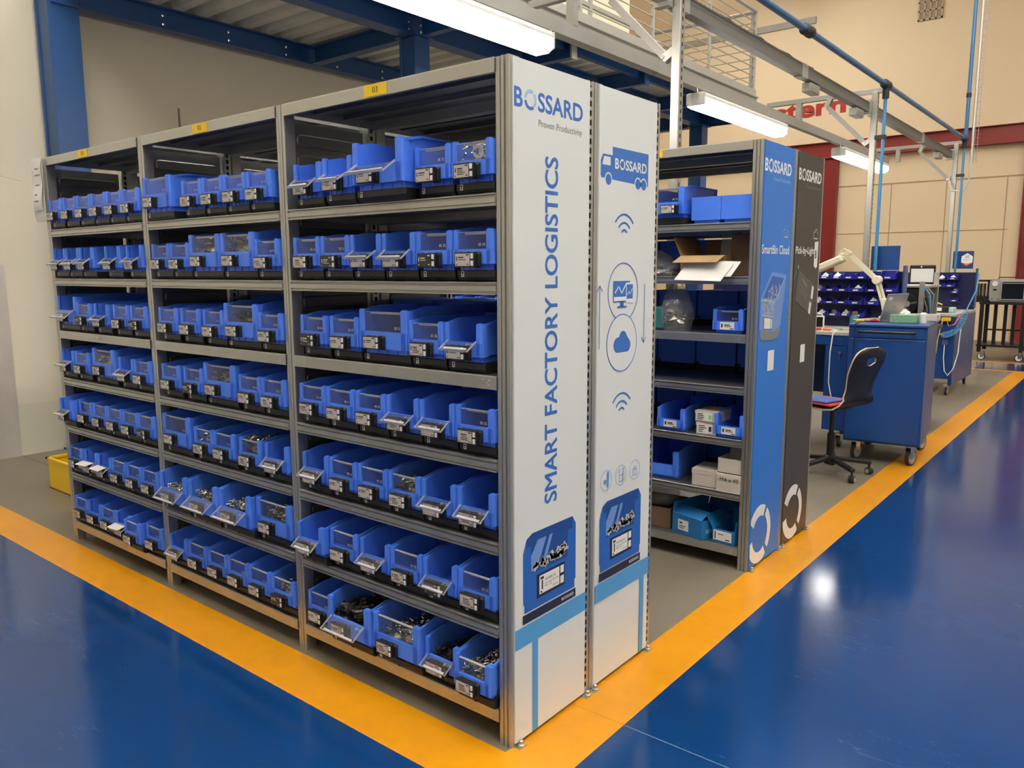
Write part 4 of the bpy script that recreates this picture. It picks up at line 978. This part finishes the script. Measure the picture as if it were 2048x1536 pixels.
def carton(label, loc, dims, mt, rz=0, lab=None, name='carton_box'):
    w_, d_, h_ = dims; t = thing(name, label, 'box', loc, rz)
    MB().box(-w_/2, w_/2, 0, d_, 0, h_).build('carton', mt, t, bevel=.0015)
    MB().box(-w_/2-.001, w_/2+.001, -.0012, d_+.001, h_*.72, h_+.0012).build('lid', mt, t)
    if lab:
        c = MB(); c.box(-w_/2+.008, w_/2-.02, -.0026, -.0014, h_*.12, h_*.9)
        for j in range(4): c.box(-w_/2+.014, -w_/2+.014+RNG.uniform(.02, .05), -.0032, -.0026, h_*(.22+.16*j), h_*(.22+.16*j)+.004, 1)
        c.box(w_/2-.04, w_/2-.026, -.0032, -.0026, h_*.3, h_*.7, 2)
        c.build('label', [PAPER, INK, lab], t)
    return t
carton('lower white labelled carton between the two open blue bins', (-.245, YC_+.03, ZL[4]), (.108, .16, .062), CARDW, .03, INK)
carton('upper white carton with green label on top of the lower one', (-.248, YC_+.025, ZL[4]+.0645), (.115, .16, .055), CARDW, -.05, PGREEN)
carton('white carton with taped front, left of the marked box, sixth row', (-.245, YC_+.03, ZL[5]), (.135, .17, .085), CARDW, .08)
mk = carton('white carton with handwritten M4 x 45, sixth row', (-.112, YC_+.01, ZL[5]), (.125, .16, .085), CARDW, 0)
mb = MB(); text_on(mb, 'M4 x 45', (-.042, -.0032, .048), (1,0,0), (0,0,1), .095, .022); mb.build('handwriting', INK, mk)
open_box('open_carton', 'small open tan carton standing on the marked box', (-.112, YC_+.02, ZL[5]+.0875), (.12, .14, .075), CARDW, (('b', .05, -1.3),))
bb = open_box('blue_carton', 'larger open blue carton with torn flaps on the bottom row', (-.335, YC_+.03, ZL[6]), (.20, .28, .10), BOXB, (('f', .07, -2.6), ('l', .06, -1.7), ('b', .07, -1.2)), -.28)
c = MB(); c.box(-.06, .01, -.0015, 0, .02, .075); c.box(-.05, -.02, -.002, -.0015, .03, .034, 1); c.box(-.05, -.01, -.002, -.0015, .04, .044, 1); c.box(-.05, -.03, -.002, -.0015, .055, .063, 1); c.build('label', [PAPER, INK], bb)
mb = MB(); text_on(mb, 'BOSSARD', (.1012, .03, .03), (0,1,0), (0,0,1), .13, .02, .02); mb.build('lettering', LOGOL, bb)
b3 = open_box('blue_carton', 'smaller open blue carton beside the blue panel, bottom row', (-.135, YC_+.03, ZL[6]), (.125, .20, .07), BOXB, (('l', .07, -1.0), ('b', .06, -1.2), ('r', .05, -1.5)), -.1)
c = MB(); c.box(-.055, .045, -.0015, 0, .012, .062); c.box(-.048, -.042, -.002, -.0015, .018, .056, 1); c.box(-.03, .0, -.002, -.0015, .042, .046, 1); c.box(.012, .035, -.002, -.0015, .018, .024, 1); c.build('label', [PAPER, INK], b3)
open_box('open_carton', 'dark brown carton under a plastic bag, bottom row, blue panelled rack', (-.56, YC_+.06, ZL[6]), (.22, .26, .11), CARDD, (), .1)
bag('plastic_bag', 'shiny crumpled plastic bag on the dark carton, bottom row', (-.56, YC_+.17, ZL[6]+.112), .22, .2, .12, 0, None, 0, 9)

# ------------------------------------------------------------------ rolling cabinet
def caster_parts(t, x, y, zt, r, rz=0, rim=RIM, nm='castor'):
    c = MB(); c.box(-.03, .03, -.03, .03, zt-.008, zt); c.box(-.022, -.018, -.025, .03, r*.9, zt-.006); c.box(.018, .022, -.025, .03, r*.9, zt-.006)
    o = c.build(nm, CHROME, t, (x, y, 0), rz=rz)
    MB().lathe([(r*.8, -.014), (r, -.012), (r, .012), (r*.8, .014)], (0, .015, r), 'x', 20).build('tyre', RUBBER, o, smooth=True)
    MB().lathe([(r*.25, -.019), (r*.30, -.016), (r*.78, -.0145), (r*.78, .0145), (r*.30, .016), (r*.25, .019)], (0, .015, r), 'x', 18).build('rim', rim, o)
cb = thing('rolling_cabinet', 'dark blue steel cabinet on castors with black bar handle', 'cabinet', (-.335, 4.52, 0), math.radians(6))
CW, CD_, Z0, Z1 = .535, .80, .16, 1.065
MB().box(0, CW, 0, CD_, Z0, Z1-.02).build('body', BLUEC, cb, bevel=.006)
MB().box(-.004, CW+.004, -.012, CD_+.004, Z1-.02, Z1).build('top', BLUEC, cb, bevel=.004)
MB().box(.012, CW-.012, -.012, 0, Z0+.015, Z1-.11).build('front_door', BLUEC, cb, bevel=.004)
rc = MB().box(.02, CW-.02, -.006, .0, Z1-.10, Z1-.025).build('handle_panel', BLUEC, cb)
hd = MB(); hd.tube([(.085, -.008, Z1-.055), (.085, -.05, Z1-.055), (.10, -.06, Z1-.055), (CW-.10, -.06, Z1-.055), (CW-.085, -.05, Z1-.055), (CW-.085, -.008, Z1-.055)], .011, 10); hd.build('handle', BLACKM, cb, smooth=True)
for x, y in ((.08, .09), (CW-.07, .07), (.08, CD_-.1), (CW-.06, CD_-.1)): caster_parts(cb, x, y, Z0, .066, -.35)
# ------------------------------------------------------------------ chair
f_ = Vector((-.955, .297, 0)); ch = thing('swivel_chair', 'black bent plywood swivel chair with birch edge beside the blue cabinet', 'chair', (-.285, 4.05, 0), math.atan2(f_.y, f_.x))
def shell_mesh():
    prof = [(.20, .505), (.15, .515), (.05, .508), (-.06, .505), (-.13, .515), (-.175, .545), (-.20, .60), (-.215, .68), (-.235, .76), (-.265, .84), (-.285, .90), (-.292, .945)]
    # resample
    out = []
    for i in range(len(prof)-1):
        for k in range(3): t = k/3; out.append((prof[i][0]*(1-t)+prof[i+1][0]*t, prof[i][1]*(1-t)+prof[i+1][1]*t))
    out.append(prof[-1]); n = len(out); m_ = 17
    def half(z, i):
        s = i/(n-1)
        if s < .45: w_ = .20+.01*math.sin(s*7)
        elif s < .62: w_ = .20-.045*math.sin((s-.45)/.17*PI/2)
        elif s < .82: w_ = .155+.035*math.sin((s-.62)/.20*PI/2)
        else: w_ = .19*math.sqrt(max(0.0, 1-((s-.82)/.19)**2.4))
        return max(.03, w_)
    grid = []
    for i, (a, b) in enumerate(out):
        h = half(b, i)
        cur = .02 if i > n*.5 else .0
        grid.append([Vector((a+cur*(2*j/(m_-1)-1)**2, h*(2*j/(m_-1)-1), b)) for j in range(m_)])
    th = .011; top = []; bot = []
    for i in range(n):
        d = grid[min(i+1, n-1)][8]-grid[max(i-1, 0)][8]; nn = Vector((d.z, 0, -d.x)).normalized()
        if nn.z < 0 and i < n*.4: nn = -nn
        top.append([v for v in grid[i]]); bot.append([v+Vector((-d.z, 0, d.x)).normalized()*th*(-1 if False else 1) for v in grid[i]])
    def inhole(i, j): 
        c = grid[i][j]; return ((c.y)/.058)**2+((c.z-.845)/.028)**2 < 1 and i > n*.6
    vs = [v for g in top for v in g]+[v for g in bot for v in g]; N = n*m_; mb = MB(); q = {}
    keep = {}
    for i in range(n-1):
        for j in range(m_-1):
            c = sum((grid[a][b] for a, b in ((i,j),(i+1,j),(i,j+1),(i+1,j+1))), Vector())/4
            keep[(i, j)] = not (i > n*.6 and (c.y/.06)**2+((c.z-.845)/.030)**2 < 1)
    for i in range(1, n-1):
        for j in range(1, m_-1):
            qs = [keep[(a, b)] for a in (i-1, i) for b in (j-1, j)]
            if any(qs) and not all(qs):
                for idx in (i*m_+j, N+i*m_+j):
                    v = vs[idx]; e = math.sqrt((v.y/.06)**2+((v.z-.845)/.030)**2)
                    if e > 1e-3: vs[idx] = Vector((v.x, v.y/e, .845+(v.z-.845)/e))
    fs = []; es = []
    for (i, j), kp in keep.items():
        if not kp: continue
        a, b, c, d = i*m_+j, i*m_+j+1, (i+1)*m_+j+1, (i+1)*m_+j
        fs.append((a, b, c, d)); fs.append((N+d, N+c, N+b, N+a))
        for (di, dj, e) in ((-1,0,(a,b)), (1,0,(c,d)), (0,-1,(d,a)), (0,1,(b,c))):
            if not keep.get((i+di, j+dj), False): es.append((e[1], e[0], N+e[0], N+e[1]))
    mb._add(vs, fs, 0); mb.f += es; mb.m += [1]*len(es)
    return mb.mesh('seat_shell', [BLACKP, VENEER], smooth=True)
inst('seat_shell', shell_mesh(), ch)
cu_ = MB(); cu_.box(-.10, .19, -.17, .17, .516, .535); cu_.build('red_cover', REDC, ch, bevel=.008)
cu_ = MB(); cu_.box(-.06, .15, -.05, .16, .535, .552); cu_.build('blue_cover', BLUECL, ch, bevel=.008)
for i in range(5): MB().box(-.08+i*.055, -.052+i*.055, -.1715, -.168, .518, .533).build('black_patch', BLACKP, ch)
MB().box(-.09, .09, -.09, .09, .485, .503).build('seat_plate', BLACKM, ch, bevel=.004)
MB().tube([(0,0,.10), (0,0,.30), (0,0,.30), (0,0,.488)], .025, 14, rr=[.027, .027, .018, .018]).build('gas_column', BLACKM, ch, smooth=True)
MB().lathe([(.04, .075), (.045, .09), (.045, .13), (.03, .14)], (0,0,0), 'z', 16).build('hub', BLACKM, ch)
a0 = math.atan2(3.88-4.05, -.09+.285)-math.atan2(f_.y, f_.x)
for k in range(5):
    a = a0+k*2*PI/5; d = Vector((math.cos(a), math.sin(a), 0))
    MB().obar(d*.03+Vector((0,0,.115)), d*.285+Vector((0,0,.088)), .038, .028).build('leg', BLACKM, ch, bevel=.004)
    w_ = MB(); w_.lathe([(.016, -.022), (.026, -.018), (.026, -.003), (.018, -.002), (.018, .002), (.026, .003), (.026, .018), (.016, .022)], (0,0,.026), 'x', 16)
    wo = w_.build('castor', RUBBER, ch, tuple(d*.275), rz=a+.6); MB().lathe([(.017, -.0225), (.017, .0225)], (0,0,.026), 'x', 14).build('rim', RIM, wo)
    MB().cyl(d*.275+Vector((0,0,.045)), d*.275+Vector((0,0,.09)), .008, 8).build('castor_stem', BLACKM, ch)
# ------------------------------------------------------------------ workbenches
def small_bin_mesh(w_=.098, d_=.10, h_=.055):
    mb = MB(); h = w_/2; mb.box(-h, h, -d_, 0, 0, .003); mb.box(-h, h, -.003, 0, 0, h_)
    for s in (-1, 1): mb.prism([(-d_, 0), (0, 0), (0, h_), (-d_*.45, h_), (-d_*.8, h_*.72), (-d_, h_*.72)], 'x', *sorted((s*h, s*(h-.004))))
    mb.box(-h, h, -d_, -d_+.004, 0, h_*.45); mb.box(-h, -h+.012, -d_-.002, -d_+.004, 0, h_*.72); mb.box(h-.012, h, -d_-.002, -d_+.004, 0, h_*.72)
    return mb.mesh('bin_body', BLUED)
SB = {False: small_bin_mesh(), True: small_bin_mesh(.125, .13, .075)}
CARDL = MB().box(-.022, .022, -.0015, 0, 0, .012).mesh('card_label', PAPER)
def lump_mesh(seed, w_=.08, h_=.05, d_=.07, mt=PAPER):
    rg = random.Random(seed); mb = MB(); n = 10; rings = []
    for j in range(6):
        f = j/5; r = math.cos(f*PI/2)**.6 if j < 5 else .12
        rings.append([(w_/2*r*math.cos(2*PI*k/n)*rg.uniform(.75, 1.2), d_/2*r*math.sin(2*PI*k/n)*rg.uniform(.75, 1.2), h_*f*rg.uniform(.85, 1.15)) for k in range(n)])
    vs = [v for g in rings for v in g]
    mb._add(vs, [(i*n+k, i*n+(k+1) % n, (i+1)*n+(k+1) % n, (i+1)*n+k) for i in range(5) for k in range(n)]+[tuple(range(n-1,-1,-1)), tuple(5*n+k for k in range(n))])
    return mb.mesh('parts_bag', mt)
LUMP = [lump_mesh(i) for i in range(3)]+[lump_mesh(9, .08, .05, .07, BAGM)]
def bench(label, x0, x1, y0, y1, zt, pegz, px1):
    t = thing('workbench', label, 'workbench', ((x0+x1)/2, y0, 0)); o = at(t)
    MB().box(x0, x1, y0, y1, zt-.03, zt).build('worktop', WORKT, t, o, bevel=.003)
    MB().box(x0+.02, x1-.02, y0+.01, y0+.03, zt-.11, zt-.03).build('apron', BLUEC, t, o); MB().box(x0+.02, x1-.02, y1-.05, y1-.03, .35, zt-.03).build('back_panel', BLUEC, t, o)
    MB().box(x1-.04, x1, y0, y1, .12, zt-.03).build('end_panel', BLUEC, t, o, bevel=.003); MB().box(x0, x0+.04, y0, y1, .12, zt-.03).build('end_panel', BLUEC, t, o)
    for x in (x0+.06, x1-.06):
        for y in (y0+.06, y1-.08): caster_parts(t, x-t.location.x, y-y0, .12, .045)
    pg = MB().box(x0+.02, px1, y1-.012, y1, zt, pegz).build('louvre_panel', pmat('louvre_blue', (.004, .008, .07), .4) if 'louvre_blue' not in MATS else MATS['louvre_blue'], t, o)
    MB().box(px1, px1+.012, y1-.10, y1+.02, zt+.02, pegz+.05).build('panel_upright', BLUEC, t, o)
    z = zt+.05
    while z < pegz-.03:
        mb = MB()
        x = x0+.1
        while x < x1-.06: mb.box(x, x+.05, y1-.018, y1-.012, z, z+.006); x += .085
        s_ = mb.build('louvre_row', SILVER if False else MATS['louvre_blue'], t, o); s_['kind'] = 'stuff'; z += .06
    return t
w1 = bench('blue workbench with louvre panel of small bins behind the black chair', -2.0, -.44, 4.93, 5.70, .965, 1.452, -.225)
w2 = bench('farther blue workbench with louvre panel and coiled air hose', -1.9, -.28, 8.50, 9.80, .955, 1.425, -.30)
MB().box(-.46, -.285, 8.47, 8.50, .20, .84).build('drawer_front', BLUEC, w2, at(w2), bevel=.003); MB().box(-.40, -.34, 8.455, 8.47, .60, .66).build('power_socket', pmat('violet_plastic', (.10, .09, .28), .5), w2, at(w2))
MB().box(-.42, -.33, 8.44, 8.50, .875, .915).build('socket_strip', YMETAL, w2, at(w2))
MB().box(-.62, -.445, 4.905, 4.93, .15, .85).build('drawer_front', BLUEC, w1, at(w1))
def key_bits():
    mb = MB(); mb.cyl((-.50, 4.905, .80), (-.50, 4.88, .80), .012, 8); mb.box(-.506, -.498, 4.883, 4.886, .74, .80); mb.build('key', CHROME, w1, at(w1))
key_bits()
def small_bin(x, y, z, label, group, wide=False, fill=None, lift=0):
    t = thing('louvre_bin', label, 'bin', (x, y, z), 0, group); inst('bin_body', SB[wide], t)
    c = inst('card_label', CARDL, t, (0, -.1005 if not wide else -.1305, .010))
    if fill is not None:
        b = inst('parts_bag', LUMP[fill], None, (x, y-.05, z+.008)); tag(b, 'crumpled parts bag in the ' + label, 'bag', 'parts bags on the louvre panels')
    return t
RN1 = ['top', 'second', 'third', 'lowest']
rows = {0: (1.385, [(-.98, 0, None), (-.875, 0, 0), (-.77, 0, 1), (-.665, 0, None), (-.56, 0, None), (-.455, 0, None), (-.335, 1, None)]),
        1: (1.275, [(-1.03, 0, 2), (-.925, 0, 3), (-.82, 0, None), (-.715, 0, None), (-.59, 1, 0), (-.47, 0, None), (-.315, 1, None)]),
        2: (1.165, [(-1.03, 0, None), (-.925, 0, 2), (-.82, 0, None), (-.715, 0, None), (-.59, 1, None), (-.455, 1, 1), (-.30, 1, None)]),
        3: (1.055, [(-.98, 0, None), (-.89, 0, 0), (-.785, 0, 3), (-.68, 0, 1), (-.565, 1, None)])}
for r_, (z, lst) in rows.items():
    for i, (x, wd, fl) in enumerate(lst):
        small_bin(x, 5.685, z, '%s bin from left, %s row of the nearer louvre panel' % (ORD[i], RN1[r_]), 'small bins on the nearer louvre panel', bool(wd), fl)
for i, (x, z, wd, fl) in enumerate(((-.68, 1.33, 0, 0), (-.55, 1.33, 1, 2), (-.70, 1.24, 0, None), (-.58, 1.24, 1, None), (-.52, 1.16, 0, 3), (-.52, 1.05, 0, None))):
    small_bin(x, 9.785, z, '%s blue bin on the farther louvre panel' % ORD[i], 'small bins on the farther louvre panel', bool(wd), fl)
# inspection lamp
il = thing('inspection_lamp', 'cream articulated bench lamp with rectangular head over the workbench', 'lamp', (-.255, 5.25, 1.065)); o_ = at(il)
MB().box(-.30, -.21, 5.20, 5.30, 1.065, 1.09).build('clamp', LAMPC, il, o_, bevel=.004)
MB().prism([(-.30, 1.22), (-.285, 1.235), (-.25, 1.23), (-.235, 1.18), (-.25, 1.09), (-.27, 1.09)], 'y', 5.215, 5.285).build('bracket', LAMPC, il, o_, bevel=.005)
for dy in (-.018, .018):
    MB().obar((-.252+dy*.5, 5.25+dy, 1.12), (-.335+dy*.5, 5.24+dy, 1.385), .012, .02).build('lower_arm', LAMPC, il, o_)
    MB().obar((-.335, 5.23+dy, 1.385+dy*.6), (-.56, 5.20+dy, 1.60+dy*.6), .012, .02).build('upper_arm', LAMPC, il, o_)
MB().lathe([(.03, -.035), (.036, -.03), (.036, .03), (.03, .035)], (-.335, 5.235, 1.385), 'y', 18).build('elbow', LAMPC, il, o_, smooth=True)
MB().lathe([(.02, -.03), (.024, -.026), (.024, .026), (.02, .03)], (-.565, 5.20, 1.605), 'y', 14).build('wrist', LAMPC, il, o_, smooth=True)
MB().tube([(-.565, 5.20, 1.605), (-.62, 5.19, 1.60), (-.63, 5.19, 1.565)], .01, 8).build('neck', LAMPC, il, o_)
MB().obar((-.60, 5.19, 1.565), (-1.0, 5.17, 1.39), .16, .055).build('head', LAMPC, il, o_, bevel=.01)
MB().tube([(-.56, 5.2, 1.625), (-.60, 5.19, 1.645), (-.64, 5.19, 1.60), (-.63, 5.19, 1.56)], .005, 6).build('lead', LAMPC, il, o_)
# things on the cabinet and bench
lp_ = thing('laptop', 'grey laptop seen from behind, standing open on the blue cabinet', 'laptop', (-.155, 4.95, 1.065), 1.28)
MB().box(-.15, .15, 0, .22, 0, .014).build('base', SILVER, lp_, bevel=.003)
ld = MB().box(-.15, .15, -.006, 0, 0, .215).build('screen_lid', SILVER, lp_, (0, .0, .014), bevel=.003); ld.rotation_euler = (.28, .0, 0)
MB().cyl((0, -.0065, .11), (0, -.0062, .11), .012, 14).build('emblem', GREYM, ld); MB().box(-.12, -.07, -.0068, -.006, .165, .19).build('sticker', PAPER, ld)
tg = thing('tissue_box', 'green patterned tissue box on the blue cabinet', 'box', (-.02, 4.80, 1.065), .1)
MB().box(-.095, .095, 0, .11, 0, .062).build('carton', GREENC, tg, bevel=.003); inst('tissue', LUMP[0], tg, (0, .055, .055))
tr_ = thing('parts_tray', 'pale open tray at the back of the blue cabinet top', 'tray', (.05, 5.10, 1.066), .1)
MB().box(-.13, .11, 0, .2, 0, .008).build('base', CARDW, tr_); MB().box(-.13, .11, 0, .006, 0, .05).build('side', CARDW, tr_); MB().box(-.13, .11, .194, .2, 0, .05).build('side', CARDW, tr_); MB().box(.104, .11, 0, .2, 0, .05).build('side', CARDW, tr_)
bt = thing('water_bottle', 'teal bottle with brown cap on the workbench', 'bottle', (-.50, 5.25, .965)); MB().lathe([(.034, 0), (.036, .01), (.036, .10), (.024, .125)], (0,0,0), 'z', 18).build('body', TEAL, bt, smooth=True); MB().lathe([(.022, .125), (.022, .15), (.018, .155)], (0,0,0), 'z', 14).build('cap', CARDD, bt)
sb_ = thing('spray_can', 'small white bottle standing at the cabinet edge', 'bottle', (.105, 4.86, 1.065)); MB().lathe([(.025, 0), (.026, .004), (.026, .07), (.012, .082)], (0,0,0), 'z', 16).build('body', WHITEP, sb_, smooth=True); MB().lathe([(.010, .082), (.010, .105)], (0,0,0), 'z', 10).build('cap', BLACKP, sb_)
sc = thing('tablet_scope', 'small black screen in a white frame on the workbench', 'screen', (-.80, 5.15, .965), .2)
MB().box(-.08, .08, 0, .02, .01, .115).build('body', WHITEP, sc, bevel=.006); MB().box(-.068, .068, -.002, 0, .02, .105).build('display', SCREENK, sc); MB().tube([(-.06, .02, .115), (-.05, .02, .135), (.05, .02, .135), (.06, .02, .115)], .006, 6).build('grip', WHITEP, sc); MB().box(-.06, .06, .02, .07, 0, .012).build('foot', WHITEP, sc)
tag(MB().box(-.02, .02, 0, .18, 0, .22).build('document_box', WHITEP, None, (-.98, 5.15, .965), bevel=.004), 'upright white box at the left of the workbench', 'box')
TC = [ORANGE, REDC, YMETAL, BLACKP, ORANGE, GREENC, REDC]
for i, (x, y, z, a) in enumerate(((-.26, 4.82, 1.068, .3), (-.20, 4.78, 1.068, -.5), (-.30, 4.75, 1.068, .9), (-.24, 4.88, 1.068, 1.4), (-.62, 5.0, .968, .2), (-.55, 5.08, .968, -.3), (-.70, 5.0, .968, .6))):
    t = thing('hand_tool', ['orange handled pliers', 'red handled screwdriver', 'yellow handled screwdriver', 'black handled cutter', 'orange handled driver', 'green marker tool', 'red handled pliers'][i] + ' lying on the ' + ('blue cabinet' if z > 1 else 'workbench'), 'tool', (x, y, z), a)
    MB().tube([(-.06, 0, .010), (-.05, 0, .010), (.0, 0, .010), (.012, 0, .010)], .009, 8, rr=[.006, .010, .009, .005]).build('handle', TC[i], t); MB().cyl((.012, 0, .010), (.08, 0, .008), .004, 6).build('shaft', CHROME, t)
cab = MB().tube([(-.56, 4.98, .975), (-.57, 4.915, .95), (-.58, 4.90, .80), (-.58, 4.90, .55), (-.54, 4.89, .38), (-.47, 4.88, .33)], .006, 6).build('white_cable', WHITEP, smooth=True); tag(cab, 'white cable hanging down the front of the nearer workbench', 'cable')
cab = MB().tube([(-.30, 4.70, 1.072), (-.285, 4.50, 1.068), (-.285, 4.49, .9), (-.30, 4.49, .6)], .004, 6).build('black_cable', BLACKP, smooth=True); tag(cab, 'thin black cable running over the blue cabinet front', 'cable')
# reel machine between the benches
rm = thing('reel_machine', 'black component reel machine on an aluminium stand between the workbenches', 'machine', (-.25, 6.5, 0)); o_ = at(rm)
for x in (-.47, -.19):
    for y in (6.2, 6.8): MB().box(x-.02, x+.02, y-.02, y+.02, 0, 1.44 if y > 6.5 else 1.36).build('stand_post', SILVER, rm, o_)
MB().box(-.49, -.11, 6.18, 6.82, .90, .94).build('table', BLACKM, rm, o_); MB().box(-.49, -.11, 6.18, 6.82, .3, .33).build('lower_shelf', BLACKM, rm, o_)
MB().box(-.45, -.20, 6.35, 6.75, .94, 1.30).build('housing', BLACKM, rm, o_, bevel=.01); MB().box(-.46, -.15, 6.33, 6.77, 1.30, 1.325).build('housing_lid', SILVER, rm, o_, bevel=.004)
rl_ = MB(); rl_.lathe([(.09, -.004), (.092, 0), (.09, .004)], (-.33, 6.30, 1.15), 'y', 28); ro_ = rl_.build('reel', BLACKP, rm, o_, smooth=True)
MB().lathe([(.028, -.02), (.028, .02)], (-.33, 6.30, 1.15), 'y', 18).build('reel_hub', RIM, rm, o_)
for k in range(4): a = k*PI/2+.2; MB().obar((-.33+.03*math.cos(a), 6.293, 1.15+.03*math.sin(a)), (-.33+.085*math.cos(a), 6.293, 1.15+.085*math.sin(a)), .004, .018).build('reel_spoke', DUCT, rm, o_)
MB().box(-.22, -.15, 6.25, 6.45, .94, 1.22).build('drive_unit', BLACKM, rm, o_, bevel=.008)
for k in range(4): MB().tube([(-.21+.02*k, 6.24, 1.30), (-.18+.03*k, 6.20, 1.24), (-.13+.012*k, 6.18, 1.10), (-.15+.015*k, 6.20, .96)], .007, 6).build('hose', [DUCT, BLACKP, CONDM, DUCT][k], rm, o_, smooth=True)
mo = thing('monitor', 'monitor with pale screen and dark top bezel above the reel machine', 'monitor', (-.32, 6.80, 1.325)); MB().box(-.115, .115, 0, .018, .01, .185).build('bezel', BLACKP, mo, bevel=.006); MB().box(-.10, .10, -.002, 0, .02, .15).build('screen', pmat('pale_screen', (.62, .62, .60), .35), mo); MB().cyl((-.01, -.001, .168), (-.01, -.003, .168), .007, 8).build('emblem', PWHITE, mo); MB().box(-.05, .05, -.03, .05, 0, .01).build('foot', BLACKP, mo)
# things at the farther bench
ss = thing('soldering_station', 'soldering station with pale blue side on the farther workbench', 'soldering station', (-.47, 8.75, .955)); MB().box(-.08, .06, 0, .16, 0, .07).build('body', BLACKP, ss, bevel=.008); MB().box(.062, .12, 0, .15, 0, .065).build('side_cover', pmat('pale_cyan_plastic', (.38, .60, .58), .45), ss, bevel=.008); MB().box(-.06, -.01, -.004, 0, .02, .06).build('panel', PWHITE, ss)
MB().tube([(-.10, .05, .02), (-.10, .05, .08), (-.06, .06, .11), (-.02, .06, .09)], .010, 8).build('iron', YMETAL, ss)
pts = []
for i in range(220):
    t_ = i/219; b0 = Vector((-.235, 8.80, .96)); b1 = Vector((-.23, 8.40, .72)); b2_ = Vector((-.38, 8.40, .72))
    c_ = b0*(1-t_)**2+b1*2*t_*(1-t_)+b2_*t_*t_; a = i*.46; pts.append(c_+Vector((.030*math.cos(a), .0, .030*math.sin(a)))+Vector((0, .014*math.sin(a), 0)))
ah = thing('coiled_air_hose', 'blue coiled air hose hanging at the end of the farther workbench', 'hose', (-.3, 8.5, .72)); MB().tube(pts, .0045, 6).build('coil', CONDM, ah, at(ah), smooth=True); MB().cyl((-.42, 8.44, .72), (-.38, 8.42, .72), .016, 10).build('coupling', CHROME, ah, at(ah)); MB().tube([(-.26, 9.70, 1.40), (-.25, 9.5, 1.2), (-.24, 8.9, 1.0), (-.235, 8.80, .99)], .008, 6).build('supply_hose', CONDM, ah, at(ah), smooth=True)
cab = MB().tube([(-.37, 8.45, .60), (-.37, 8.44, .45), (-.35, 8.43, .30), (-.31, 8.42, .25), (-.26, 8.43, .33), (-.235, 8.5, .5), (-.24, 8.6, .8)], .006, 6).build('white_cable', WHITEP, smooth=True); tag(cab, 'pale cable looping from the socket of the farther workbench', 'cable')
for i, (c_, pts) in enumerate(((YMETAL, [(-.40, 8.43, .89), (-.42, 8.42, .80), (-.44, 8.42, .65), (-.45, 8.43, .50)]), (ORANGE, [(-.36, 8.43, .89), (-.34, 8.42, .82), (-.28, 8.42, .84), (-.24, 8.5, .94)]))):
    tag(MB().tube(pts, .006, 6).build('power_cable', c_, smooth=True), ['yellow cable hanging from the yellow socket strip', 'orange cable looping from the yellow socket strip'][i], 'cable')
# oven on black trolley
tv = thing('equipment_trolley', 'black tubular trolley with white wheels under the oven', 'trolley', (-.33, 13.2, 0)); o_ = at(tv)
for x in (-.66, -.08, .35):
    for y in (12.95, 13.5): MB().box(x-.028, x+.028, y-.028, y+.028, .13, .93).build('post', BLACKM, tv, o_)
for x in (-.50, -.36, -.24): MB().box(x-.024, x+.024, 13.2, 13.245, .2, .93).build('bar', BLACKM, tv, o_)
for z in (.90, .22): MB().box(-.70, .40, 12.92, 13.53, z, z+.03).build('deck', BLACKM, tv, o_)
for z in (.45,): MB().box(-.66, .35, 13.48, 13.51, z, z+.025).build('rail', BLACKM, tv, o_)
for x in (-.60, -.08, .33): caster_parts(tv, x-tv.location.x, 12.93-13.2, .15, .06, PI/2*.9, WHITEP)
ov = thing('lab_oven', 'grey bench oven with black glass door on the black trolley', 'oven', (-.33, 13.0, .93))
MB().box(-.255, .26, 0, .45, .01, .37).build('case', SILVER, ov, bevel=.02, seg=2)
dr = MB().box(-.10, .235, -.02, 0, .035, .345).build('door', SILVER, ov, bevel=.008); MB().box(-.08, .215, -.023, -.02, .06, .30).build('glass', SCREENK, dr); MB().tube([(-.07, -.022, .325), (-.07, -.045, .325), (.205, -.045, .325), (.205, -.022, .325)], .008, 8).build('handle', BLACKM, dr)
MB().lathe([(.04, -.016), (.042, 0)], (-.18, -.001, .30), 'y', 20).build('dial', PWHITE, ov); MB().box(-.205, -.155, -.004, .001, .19, .215).build('readout', SCREENK, ov)
for x in (-.21, -.13): MB().cyl((x, .0, .06), (x, -.01, .06), .009, 10).build('knob', [BLACKM, REDC][x > -.15], ov)
for x in (-.2, .2): MB().box(x-.02, x+.02, .04, .4, 0, .012).build('foot', BLACKM, ov)
MB().tube([(-.15, .1, .37), (-.15, .1, .40), (.2, .1, .40), (.2, .1, .37)], .008, 8).build('top_rail', BLACKM, ov)
bm = thing('black_machine', 'black open framed machine left of the grey oven', 'machine', (-.70, 13.2, .93)); 
MB().box(-.12, .10, -.15, .2, 0, .10).build('base', BLACKM, bm); 
for x in (-.11, .09): MB().box(x-.012, x+.012, -.14, -.11, .1, .36).build('upright', BLACKM, bm)
MB().box(-.12, .10, -.14, .1, .33, .36).build('head', BLACKM, bm)
for k in range(4): MB().box(-.08+.045*k, -.06+.045*k, -.10, .05, .10, .30).build('module', [DUCT, BLACKM, CARDD, SILVER][k], bm)
